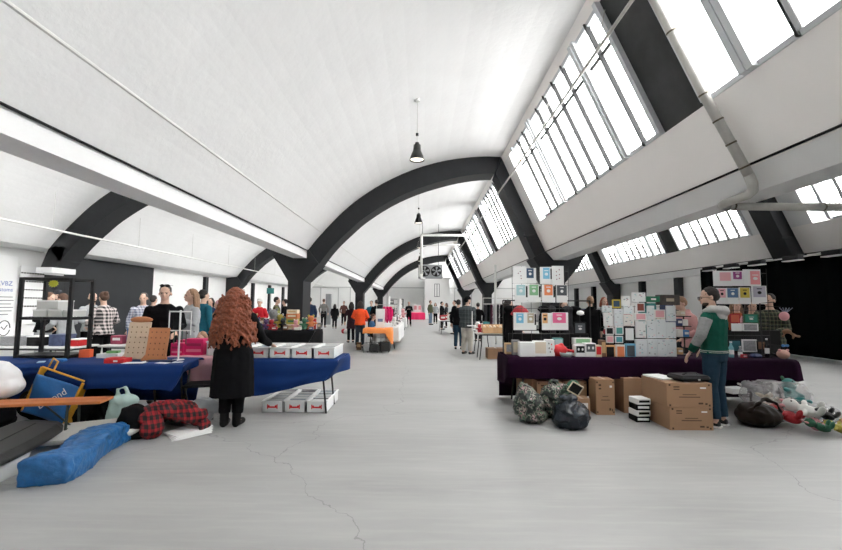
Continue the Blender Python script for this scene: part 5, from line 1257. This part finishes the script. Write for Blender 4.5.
o = blob('toy_sack', [('e', (0, 0, .16), (.40, .28, .15)), ('e', (.38, -.04, .12), (.28, .22, .12)), ('e', (-.05, .18, .30), (.36, .22, .20)), ('e', (.2, .1, .34), (.24, .18, .16))], clear('thin_clear_film', (.62, .60, .60), .34, .35), (5.0, 5.62, 0.004), 'clear plastic sack of soft toys at the right of the stall', 'sack', amp=.028, freq=6, voxel=.022, sm=4)
for i, (x, y, z, k, c, c2, rz, lab) in enumerate(((5.22, 5.34, .12, 1.2, 'white', 'pink', .8, 'white soft toy lying across the heap on the floor'), (4.98, 5.36, .04, 1.1, 'red', 'red', .5, 'red soft toy under the white one in the heap'), (5.22, 5.70, .16, 1.2, 'teal', 'green', .2, 'teal soft toy inside the clear sack'),
        (5.30, 5.10, .0, .7, 'yellow', 'orange', .5, 'small yellow soft toy at the front of the heap'), (5.14, 5.16, .0, .8, 'green', 'pink', 1.2, 'green soft toy at the front of the heap'), (5.0, 5.2, .0, .7, 'pink', 'red', -.6, 'pink soft toy left of the green one in the heap'), (5.44, 5.22, .02, .8, 'tan', 'white', -1, 'tan soft toy at the right end of the heap'),
        (5.05, 5.9, .25, 1.1, 'grey', 'white', .5, 'grey soft toy at the back of the clear sack'), (4.9, 5.75, .16, 1.0, 'cream', 'white', -.5, 'cream soft toy at the left inside the clear sack'), (5.38, 5.36, .10, .8, 'black', 'white', 1.5, 'black soft toy on the right of the heap'))):
    t = plush((x - .09, y - .12, z + .05), k * 1.08, c, c2, lab, rz=rz); t.rotation_euler = (-1.25 if i != 2 else -.5, .35 * (i % 3 - 1), rz)
o = slab('white_blue_carton', (4.62, 5.98, .30), (.26, .16, .08), paper, 'small white carton with blue end on top of the brown leather bag side', 'box', .2, bev=.004)

# ---------------------------------------------------------------- prints and boards on the purple table
def print_card(rc, panel, lab, off=(0, 0, 1, 1), base=paper, band=True, group=None, dark_side=False, name='art_print', d=.012, tiltz=0, motif=None, cat='print'):
    """a card with a coloured picture, standing upright"""
    x, y, z, w, h = rc
    if name == 'sticker_board': w *= .95; h *= .97
    t = MB().box((0, 0, 0), (w, d, h), base, bev=.002).build(name, None, loc=(x, y, z)); t.rotation_euler = (0, 0, tiltz); tag(t, lab, cat, group)
    if panel:
        cx = (off[0] + off[2]) / 2 - .5; cz = (off[1] + off[3]) / 2 - .5
        p = MB().box((cx * w, -d / 2 - .0015, cz * h), ((off[2] - off[0]) * w, .003, (off[3] - off[1]) * h), panel).build('picture', None, t)
        if motif:
            MB().ell((cx * w, -d / 2 - .004, (cz - .05) * h), (.14 * w, .002, .09 * h), motif, nu=10, nv=6).build('bird_motif', None, p)
            MB().box((cx * w, -d / 2 - .0035, (cz + .16) * h), (.34 * w, .002, .05 * h), motif).build('title_strip', None, p)
    if dark_side: MB().box((.42 * w, -d / 2 - .0015, .1 * h), (.13 * w, .003, .62 * h), black).build('dark_edge', None, t)
    return t
# wire rack carrying the white prints
RY = 6.52
def rack(x0, x1, z0_, z1, lab, cols=6, rows=7):
    cx = (x0 + x1) / 2
    t = thing('wire_display_rack', (cx, RY + .06, HP_T), lab, 'rack')
    w = x1 - x0
    for k in range(cols + 1): MB().tube([(-w / 2 + w * k / cols, 0, 0), (-w / 2 + w * k / cols, 0, z1 - HP_T)], .004, n=5).build('wire', wire, t)
    for k in range(rows): MB().tube([(-w / 2, 0, (z1 - HP_T) * (k + .6) / rows), (w / 2, 0, (z1 - HP_T) * (k + .6) / rows)], .004, n=5).build('wire', wire, t)
    for sx in (-1, 1): MB().tube([(sx * w / 2, -.15, .005), (sx * w / 2, .15, .005)], .008, n=6).build('foot', wire, t)
a = (1.503, 6.58, 2.204); b = (2.428, 6.58, 2.211); rack(a[0], b[0], HP_T, a[2], 'black wire display rack holding the white print cards over the purple table')
cyan = mat('sky_blue_print', (.18, .48, .68), .5); navyp = mat('navy_print', (.03, .07, .13), .5); mint = mat('pale_aqua_print', (.38, .58, .60), .5); green = mat('soft_green_print', (.22, .45, .24), .5)
orng = mat('coral_orange_print', (.80, .25, .10), .5); slate = mat('dark_slate_print', (.07, .08, .09), .5); tanp = mat('tan_print', (.45, .38, .28), .5); pinkp = mat('hot_pink_print', (.78, .14, .30), .5); apri = mat('apricot_print', (.75, .42, .18), .5)
dots = mat('scattered_dots', (.25, .1, .15), .6); yelp = mat('mustard_print', (.62, .48, .06), .5); purp = mat('plum_print', (.28, .05, .20), .5); lil = mat('grey_lilac_print', (.40, .38, .45), .5); pal = mat('pale_pink_print', (.75, .38, .42), .5); navb = mat('steel_blue_print', (.08, .16, .30), .5)
G1 = 'white print cards on the wire rack'
def dotted(t, w, h, pts, m=dots):
    for x, z in pts: MB().ell((x * w, -.008, z * h), (.05 * w, .002, .035 * h), m, nu=8, nv=4).build('sticker_dot', None, t)
r = (1.601, 6.48, 2.048, 0.214, 0.279); t = print_card(r, None, 'white card with dark dots at top left of the print rack', group=G1); dotted(t, r[3], r[4], ((-.1, .1), (.1, -.05), (.12, -.2), (.05, .2)))
print_card((1.793, 6.5, 2.039, 0.166, 0.255), navyp, 'white card with navy picture, top row of the print rack', (.05, .35, .75, .98), group=G1, motif=paper)
r = (2.031, 6.48, 2.043, 0.199, 0.278); print_card(r, cyan, 'white card with sky blue picture, top row of the print rack', (.25, .3, .78, .95), group=G1, dark_side=True, motif=paper)
r = (2.215, 6.46, 2.043, 0.192, 0.31); t = print_card(r, None, 'white card with purple and red dots at top right of the print rack', group=G1); dotted(t, r[3], r[4], ((-.12, .2), (.12, .3), (-.12, .0), (.14, .05), (-.1, -.2), (.12, -.15)))
print_card((1.628, 6.49, 1.748, 0.206, 0.293), mint, 'pale aqua picture card at left of the rack second row', (.12, .40, .80, .98), group=G1, dark_side=True, motif=paper)
print_card((1.839, 6.49, 1.75, 0.207, 0.293), green, 'soft green picture card, rack second row', (.12, .40, .80, .98), group=G1, dark_side=True, motif=paper)
print_card((2.07, 6.49, 1.752, 0.216, 0.293), orng, 'coral orange picture card, rack second row', (.18, .40, .80, .98), group=G1, dark_side=True, motif=paper)
print_card((2.285, 6.49, 1.749, 0.176, 0.285), slate, 'dark slate picture card at right of the rack second row', (.05, .40, .95, .98), group=G1, motif=paper)
print_card((1.582, 6.47, 1.301, 0.18, 0.281), cyan, 'sky blue picture card at left of the rack third row', (.25, .40, .9, .95), group=G1, motif=paper)
print_card((1.763, 6.47, 1.303, 0.189, 0.281), tanp, 'tan picture card beside the blue one, rack third row', (.25, .40, .8, .95), group=G1, motif=paper, dark_side=True)
print_card((2.032, 6.47, 1.301, 0.165, 0.273), apri, 'apricot picture card, rack third row', (.05, .40, .55, .98), group=G1, motif=black)
print_card((2.238, 6.46, 1.307, 0.262, 0.281), pinkp, 'hot pink picture card at right of the rack third row', (.05, .40, .85, .98), group=G1, motif=paper)
# goods at the foot of the rack
print_card((1.648, 6.3, 0.863, 0.229, 0.248), paper, 'tall white box at the front left of the purple table', (.05, .05, .95, .95), d=.16, name='white_box', cat='box')
r = (1.857, 6.32, 0.871, 0.184, 0.264); print_card(r, mat('cream_print', (.70, .60, .48), .6), 'cream box with dark marks right of the tall white box', (.05, .3, .95, .95), d=.14, name='white_box', cat='box')
r = (2.013, 6.32, 0.883, 0.138, 0.287); t = print_card(r, None, 'white card with red and black dots before the rack', d=.10, name='white_box', cat='box'); 
for k, (x, z) in enumerate(((-.15, .3), (.15, .25), (-.12, .05), (.18, .0), (.0, -.15))): MB().ell((x * r[3], -.052, z * r[4]), (.06 * r[3], .002, .05 * r[4]), redp if k % 2 else black, nu=8, nv=4).build('dot', None, t)
blob('red_bag', [('e', (0, 0, .09), (.12, .08, .09)), ('t', [(.05, 0, .10), (.2, -.02, .08), (.26, 0, .07)], .02), ('e', (.03, 0, .17), (.04, .03, .04))], redp, ((2.172, 6.25, 0.873)[0], 6.32, HP_T), 'shiny red purse on the purple table below the rack', 'bag', amp=.01)
t = thing('grey_bowl', ((2.229, 6.2, 0.773)[0], 6.19, HP_T), 'grey metal bowl in front of the red purse', 'bowl')
MB().loft([[(r_ * math.cos(a * math.pi / 12), r_ * math.sin(a * math.pi / 12), z) for a in range(24)] for r_, z in ((.06, 0), (.09, .035), (.095, .075), (.088, .075), (.082, .035), (.05, .01))]).build('bowl_body', mat('grey_tin', (.35, .37, .38), .35, .6), t, smooth=True)
for i, (rc, m, lab) in enumerate((((2.466, 6.3, 0.846, 0.152, 0.201), black, 'white box with black heart-like marks'), ((2.626, 6.3, 0.863, 0.161, 0.232), slate, 'white box with small black picture beside it'))):
    t = print_card(rc, m, lab + ', purple table middle', (.08, .45, .92, .95), d=.14, name='white_box', cat='box')
    for sx in (-1, 1): MB().ell((sx * .2 * rc[3], -.074, .2 * rc[4]), (.10 * rc[3], .003, .10 * rc[4]), paper, nu=10, nv=5).build('round_mark', None, t)
for i, (rc, m, c, lab) in enumerate((((2.745, 6.28, 0.851, 0.09, 0.2), redp, 'cream', 'thin cream and red box left of the white boards'), ((2.847, 6.34, 0.883, 0.07, 0.28), cm('tan'), 'brown', 'thin brown box left of the white boards'), ((1.426, 6.55, 0.85, 0.115, 0.193), grey_c, 'tan', 'tan box at the far left end of the purple table'),
                                     ((1.516, 6.45, 0.87, 0.114, 0.269), tanp, 'grey', 'grey box beside the tan one at the left end'), ((2.222, 6.55, 0.96, 0.149, 0.146), mint, 'teal', 'teal box behind the red purse'), ((2.592, 6.5, 0.987, 0.276, 0.106), green, 'white', 'white tray with green contents behind the heart-marked box'))):
    print_card(rc, m, lab, (.1, .3, .9, .9), d=.12, name='goods_box', base=cm(c), cat='box')
t = print_card((2.62, 6.62, 1.185, 0.202, 0.214), slate, 'dark framed picture on a thin rod right of the print rack', (.1, .15, .9, .9), base=black, group=None, motif=paper); MB().tube([(0, .012, 0), (0, .012, HP_T - t.location[2])], .006).build('stand_rod', wire, t)
t = thing('white_cap_display', ((2.639, 6.62, 1.323)[0], 6.64, 1.42), 'white cap above the dark framed picture', 'cap'); MB().ell((0, 0, .02), (.06, .06, .04)).build('crown', paper, t, smooth=True); MB().ell((0, -.05, .0), (.045, .05, .006)).build('peak', paper, t); MB().tube([(0, .03, .02), (0, .03, HP_T - 1.42)], .006).build('stand_rod', wire, t)
t = thing('black_counter_screen', ((2.156, 7.0, 0.789)[0], 6.80, HP_T), 'low black screen standing behind the print rack', 'screen'); MB().box((0, 0, .16), (1.35, .03, .32), black, bev=.004).build('panel', None, t)
for sx in (-1, 1): MB().box((sx * .5, 0, .01), (.05, .16, .02), black).build('foot', None, t)
# ---- the wall of white boards
WY = 6.45
G2 = 'white sticker boards on the purple table'
a = (2.961, 6.62, 1.655); b = (4.085, 6.62, 1.663)
t = thing('wire_display_rack', ((a[0] + b[0]) / 2, 6.62, HP_T), 'black wire grid behind the wall of white boards', 'rack'); w = b[0] - a[0]
for k in range(9): MB().tube([(-w / 2 + w * k / 8, 0, 0), (-w / 2 + w * k / 8, 0, .80)], .004, n=5).build('wire', wire, t)
for k in range(5): MB().tube([(-w / 2, 0, .1 + .17 * k), (w / 2, 0, .1 + .17 * k)], .004, n=5).build('wire', wire, t)
for sx in (-1, 1): MB().tube([(sx * w / 2, -.15, .006), (sx * w / 2, .15, .006)], .008, n=6).build('foot', wire, t)
frost = mat('glossy_white_board', (.70, .73, .74), .3, spec=.4); wt2 = mat('warm_white_board', (.74, .71, .67), .5)
BRD = [
 ((2.989, 6.44, 1.512, 0.163, 0.105), frost, None, 'small blank white board at upper left'), ((2.991, 6.42, 1.346, 0.15, 0.216), paper, None, 'white board with rust-red left edge'),
 ((3.169, 6.44, 1.374, 0.152, 0.272), frost, None, 'tall white board beside the rust-edged one'), ((3.332, 6.46, 1.499, 0.157, 0.137), frost, None, 'white board under the tall pale one'), ((3.318, 6.42, 1.332, 0.181, 0.184), wt2, None, 'warm white board in the third column'),
 ((3.32, 6.5, 1.64, 0.151, 0.163), paper, None, 'upright pale board sticking up above the others'), ((3.159, 6.48, 1.594, 0.141, 0.138), yelp, navyp, 'yellow and navy box on the top left of the boards'), ((3.497, 6.44, 1.701, 0.238, 0.154), paper, None, 'widest white board at the very top'),
 ((3.534, 6.46, 1.54, 0.142, 0.154), paper, mat('brown_red_photo', (.25, .06, .04), .6), 'white board with a brown-red photo'), ((3.511, 6.42, 1.389, 0.196, 0.121), paper, pal, 'white board with pale pink border'), ((3.685, 6.44, 1.454, 0.12, 0.232), frost, None, 'narrow white board right of the pink-bordered one'),
 ((3.505, 6.42, 1.187, 0.168, 0.27), paper, None, 'white board with a dark red right edge'), ((3.0, 6.4, 1.161, 0.131, 0.127), paper, black, 'white and black board in the middle left'), ((3.001, 6.4, 1.031, 0.122, 0.119), wt2, pal, 'small pinkish board in the middle left'),
 ((3.152, 6.4, 1.166, 0.131, 0.135), paper, mat('sea_green_print', (.08, .28, .26), .6), 'sea green framed board'), ((3.147, 6.4, 1.028, 0.13, 0.111), paper, mat('teal_print', (.08, .30, .34), .6), 'small teal board under the sea green one'), ((3.302, 6.38, 1.113, 0.174, 0.26), black, paper, 'white board in a thick black frame'),
 ((2.954, 6.32, 0.844, 0.162, 0.21), apri, black, 'cream art card with black figure in the bottom row'), ((3.118, 6.32, 0.849, 0.147, 0.217), wt2, orng, 'cream art card with orange figures in the bottom row'), ((3.275, 6.32, 0.858, 0.164, 0.233), cyan, slate, 'light blue art card with black figure in the bottom row'),
 ((3.459, 6.34, 0.892, 0.183, 0.304), frost, None, 'pale board in the bottom row, next to the light blue card'), ((3.624, 6.34, 0.893, 0.152, 0.304), frost, None, 'pale board, second in the bottom row right of the blue card'), ((3.777, 6.34, 0.894, 0.16, 0.304), frost, None, 'pale board, third in the bottom row right of the blue card'),
 ((3.653, 6.38, 1.191, 0.145, 0.284), frost, None, 'pale board in the middle row, left of three'), ((3.804, 6.38, 1.204, 0.162, 0.308), frost, None, 'pale board in the middle row, centre of three'), ((3.974, 6.4, 1.18, 0.161, 0.261), frost, None, 'pale board in the middle row, right of three'),
 ((3.997, 6.42, 1.445, 0.162, 0.256), frost, None, 'pale dotted board at the upper right'), ((3.942, 6.36, 0.893, 0.154, 0.305), frost, None, 'pale dotted board at the lower right end'), ((3.841, 6.46, 1.434, 0.182, 0.145), wt2, pal, 'cream card behind the upper right boards')]
rd = random.Random(5)
for i, (rc, base, pan, lab) in enumerate(BRD):
    t = print_card(rc, pan, lab + ' of the white display', (.12, .14, .88, .88) if pan is not None else (0, 0, 1, 1), base=base, group=G2, name='sticker_board', cat='board', d=.02 if rc[2] > 1.02 else .05, tiltz=rd.uniform(-.04, .04))
    if pan is None:
        for k in range(7):
            s = MB(); s.box((rd.uniform(-.34, .34) * rc[3], -.027 if rc[2] < 1.02 else -.012, rd.uniform(-.42, .42) * rc[4]), (rd.uniform(.012, .03), .003, rd.uniform(.006, .02)), [grey_c, mint, pal, lil, grey_c][k % 5])
            s.build('sticker', None, t)
for i, (rc, m, lab) in enumerate((((3.793, 6.6, 1.673, 0.201, 0.092), mat('racing_green_box', (.02, .20, .10), .5), 'green box lying on top right of the white display'), ((4.064, 6.6, 1.663, 0.319, 0.167), mat('dark_game_box', (.05, .04, .035), .5, var=.8, scale=25), 'large dark patterned game box on top of the white display'))):
    print_card(rc, [paper, tanp][i], lab, (.3, .35, .7, .65), base=m, d=.14, name='game_box', cat='box')
# shelf stack between boards and man
t = thing('small_goods_shelf', ((4.248, 6.6, 0.72)[0], 6.6, HP_T), 'narrow black shelf of small goods right of the white boards', 'shelf')
for z in (.0, .28, .46, .62): MB().box((0, 0, z + .01), (.24, .22, .015), black).build('shelf', None, t)
for sx in (-1, 1): MB().box((sx * .12, .08, .36), (.012, .02, .72), black).build('upright', None, t)
for i, (dx, z, c, hh, lab) in enumerate(((-.06, .02, 'tan', .1, 'tan packet on the lowest level of the narrow black shelf'), (.05, .30, 'blue', .11, 'blue packet on the middle level of the narrow black shelf'), (-.05, .30, 'white', .12, 'white packet on the middle level of the narrow black shelf'), (.04, .48, 'white', .1, 'white packet on the third level of the narrow black shelf'), (-.05, .48, 'navy', .11, 'navy packet on the third level of the narrow black shelf'), (0, .64, 'cream', .08, 'cream packet on top of the narrow black shelf'))):
    pack((t.location[0] + dx, 6.56, HP_T + z + .0), (.09, .1, hh), c, lab, name='packet', cat='packet')
# ---- right hand rack
RY = 6.52
a = (4.841, 6.58, 2.196); b = (5.7, 6.58, 2.202); rack(a[0], b[0], HP_T, a[2], 'black wire display rack with pink and white cards behind the green jacket')
G3 = 'cards on the right hand rack'
print_card((4.901, 6.49, 2.017, 0.297, 0.247), pal, 'white card with pale pink picture at top left of the right rack', (.35, .35, .95, .9), group=G3)
print_card((5.145, 6.49, 2.019, 0.2, 0.246), purp, 'white card with plum picture, top row of the right rack', (.15, .45, .85, .95), group=G3, motif=paper)
print_card((5.373, 6.48, 2.032, 0.283, 0.271), mat('salmon_print', (.80, .30, .32), .5), 'white card with salmon figures at top right of the right rack', (.4, .1, .95, .9), group=G3, motif=paper)
print_card((4.856, 6.47, 1.732, 0.166, 0.26), pal, 'pink card at left of the second row, right rack', (.2, .4, .9, .95), group=G3, motif=black)
print_card((5.038, 6.47, 1.733, 0.191, 0.26), navb, 'steel blue card in the second row, right rack', (.05, .40, .95, .98), group=G3, motif=paper)
print_card((5.236, 6.47, 1.738, 0.184, 0.268), yelp, 'mustard yellow card in the second row, right rack', (.08, .38, .9, .98), group=G3, motif=black)
print_card((5.459, 6.46, 1.752, 0.242, 0.292), lil, 'grey-lilac card at right of the second row, right rack', (.1, .38, .92, .98), group=G3, motif=black)
print_card((5.04, 6.45, 1.372, 0.16, 0.145), mat('brick_red_print', (.55, .10, .05), .5), 'brick red book in the third row, right rack', (.1, .1, .9, .9), base=cm('red'), cat='book', name='book')
print_card((5.297, 6.45, 1.374, 0.241, 0.145), mat('deep_green_print', (.02, .22, .15), .5), 'deep green book in the third row, right rack', (.1, .1, .9, .9), base=cm('green'), motif=paper, cat='book', name='book')
print_card((5.061, 6.45, 1.232, 0.166, 0.121), None, 'plain white card under the brick red book', base=paper); print_card((5.281, 6.45, 1.234, 0.255, 0.121), grey_c, 'white card of small grids under the deep green book', (.1, .1, .9, .9), base=paper)
print_card((5.241, 6.44, 0.942, 0.242, 0.199), grey_c, 'white grid card low on the right rack', (.1, .1, .9, .9), base=paper); print_card((5.412, 6.42, 0.949, 0.135, 0.143), cm('brown'), 'dark brown card low on the right rack', (.15, .1, .9, .9), base=black)
print_card((5.053, 6.5, 0.934, 0.219, 0.201), mat('teal_dark_print', (.03, .14, .17), .5), 'dark teal board low at left of the right rack', (.08, .1, .9, .9), base=black)
t = thing('black_counter_screen', ((5.508, 6.85, 0.999)[0], 6.80, HP_T), 'low black screen standing behind the right rack', 'screen'); MB().box((0, 0, .2), (1.1, .03, .40), black, bev=.004).build('panel', None, t)
for sx in (-1, 1): MB().box((sx * .4, 0, .01), (.05, .16, .02), black).build('foot', None, t)
def bottle(loc, h, r, m, capm, lab):
    t = thing('bottle', loc, lab, 'bottle'); MB().tube([(0, 0, 0), (0, 0, h * .05), (0, 0, h * .62), (0, 0, h * .8), (0, 0, h * .92)], [r * .9, r, r, r * .4, r * .4], n=14).build('bottle_body', m, t, smooth=True)
    MB().tube([(0, 0, h * .92), (0, 0, h)], r * .48, n=12).build('cap', capm, t); MB().tube([(0, 0, h * .22), (0, 0, h * .5)], r * 1.02, n=14).build('label', paper, t)
bottle(((4.842, 6.3, 0.795)[0], 6.3, HP_T), .25, .035, mat('teal_clear_bottle', (.2, .45, .5), .2), paper, 'teal water bottle with white cap right of the green jacket')
bottle(((4.981, 6.3, 0.78)[0], 6.3, HP_T), .18, .03, clear('clear_plastic', (.75, .78, .8), .4), paper, 'small clear bottle next to the teal bottle')
bottle(((5.435, 6.45, 1.191)[0], 6.34, HP_T), .30, .03, mat('dark_bottle', (.015, .015, .02), .2), paper, 'black bottle with white cap before the right rack')
pack(((4.996, 6.25, 0.787)[0], 6.26, HP_T), (.07, .07, .06), 'red', 'small red tub on the purple table right of the bottles', name='tub', cat='tub')
slab('blue_cushion', ((5.171, 6.2, 0.81)[0], 6.24, HP_T), (.16, .12, .07), cm('navy'), 'dark blue folded cap at the right end of the purple table', 'cap', .1, bev=.03)
# hanging toys at the right end
t = thing('toy_stand', (5.50, 6.36, HP_T), 'thin black stand at the right end carrying hanging soft toys', 'stand')
MB().tube([(-.12, 0, 0), (-.12, 0, .85), (0.02, -.1, .87)], .008).build('pole', wire, t); MB().tube([(-.12, 0, 0), (-.12, 0, .015)], .09, n=16).build('base', black, t)
for z in (.80, .50, .20): MB().tube([(-.12, 0, z), (.10, -.12, z)], .005, n=6).build('arm', wire, t)
tx = (5.832, 6.5, 1.191)[0]
t = thing('pink_ball_toy', ((5.609, 6.2, 1.469)[0], 6.2, 1.42), 'pink round toy with grey-blue sticks hanging at the right end', 'soft toy'); MB().ell((0, 0, 0), (.065, .06, .07), nu=16, nv=10).build('ball', cm('pink'), t, smooth=True)
for k in range(5): MB().tube([(0.02, 0, .04), (-.08 + .05 * k, -.02, .13)], .006).build('stick', mat('grey_blue_stick', (.25, .28, .36), .5), t)
t = thing('brown_antler_toy', ((5.685, 6.2, 1.193)[0], 6.2, 1.14), 'brown branching toy hanging at the right end', 'soft toy')
blob('toy_body', [('e', (-.05, 0, .05), (.07, .04, .035)), ('t', [(-.02, 0, .04), (.08, 0, -.02), (.15, 0, -.03)], .018), ('t', [(.05, 0, 0), (.04, 0, -.07)], .014), ('t', [(-.08, 0, .02), (-.12, 0, -.04)], .014)], mat('brown_felt', (.22, .12, .07), .9), (0, 0, 0), parent=t, amp=.004)
t = thing('round_beige_toy', ((5.559, 6.2, 0.888)[0], 6.2, HP_T + .002), 'round pinkish beige toy at the table corner', 'soft toy'); MB().ell((0, 0, .07), (.085, .075, .07), nu=18, nv=12).build('ball', mat('pinkish_beige_felt', (.60, .36, .30), .9), t, smooth=True)
for sx in (-1, 1): MB().ell((sx * .06, -.01, .13), (.025, .015, .02)).build('ear', cm('pink'), t, smooth=True)
t = thing('blue_bow_toy', ((5.597, 6.2, 1.01)[0], 6.2, .97), 'small blue bow toy above the round beige one', 'soft toy')
for sx in (-1, 1): MB().ell((sx * .03, 0, 0), (.032, .012, .022)).build('loop', cm('blue'), t, smooth=True)
# stall goods standing behind, right side
for i, (x, y, w, lab, lab2) in enumerate(((4.2, 11.2, 2.6, 'dark cloth on the stall behind the white boards', 'stall table behind the white boards'), (6.4, 12.6, 1.8, 'dark cloth on the stall by the black drape', 'stall table by the black drape'))):
    table('stall_table', x, x + w, y, y + .8, .76, lab2); drape('tablecloth', x - .02, x + w + .02, y - .02, y + .82, .76, blk_cl, lab, drop=lambda u: .6, left=.5, right=.5)
    for k in range(6): pack((x + .2 + k * (w - .3) / 5.5, y + .4, .772), (.26, .3, .35 + .18 * ((k * 2 + i) % 4)), ['cream', 'navy', 'red', 'white', 'brown', 'teal'][(k + 2 * i) % 6], '%s box, %s along %s' % (['cream', 'navy', 'red', 'white', 'brown', 'teal'][(k + 2 * i) % 6], ['first', 'second', 'third', 'fourth', 'fifth', 'sixth'][k], 'the ' + lab2))
for i, (x, y, lab) in enumerate(((2.3, 8.6, 'garment on a hanger behind the left of the print rack'), )):
    o = blob('red_shirt', [('e', (0, 0, .15), (.13, .06, .17)), ('t', [(-.08, 0, .25), (-.16, 0, .12)], .04), ('t', [(.08, 0, .25), (.16, 0, .12)], .04)], cm('red'), ((2.007, 8.2, 1.463)[0], 8.1, 1.24), 'red top hanging behind the left of the print rack', 'garment', amp=.01, voxel=.02)
t = thing('garment_stand', ((2.6, 8.4, 1.465)[0], 8.3, 0), 'black garment rail behind the print rack', 'rail')
for sx in (-1, 1): MB().tube([(sx * .9, 0, 0), (sx * .9, 0, 1.66)], .014).build('upright', wire, t); MB().tube([(sx * .9, -.25, .012), (sx * .9, .25, .012)], .014).build('foot', wire, t)
MB().tube([(-.9, 0, 1.66), (.9, 0, 1.66)], .014).build('rail', wire, t)
for i, px in enumerate((0.05, .2, .75, .9, 1.05, 1.25, 1.4)):
    o = blob('black_garment', [('e', (0, 0, .35), (.10, .1, .40)), ('e', (0, 0, .70), (.12, .08, .07))], [BLK, CHAR][i % 2], ((2.496, 8.4, 1.464)[0] - .7 + px, 8.3, .78), amp=.015, voxel=.02)
    tag(o, ['black', 'charcoal'][i % 2] + ' garment on the rail behind the print rack', 'garment', ['black', 'charcoal'][i % 2] + ' garments on the rail behind the print rack')
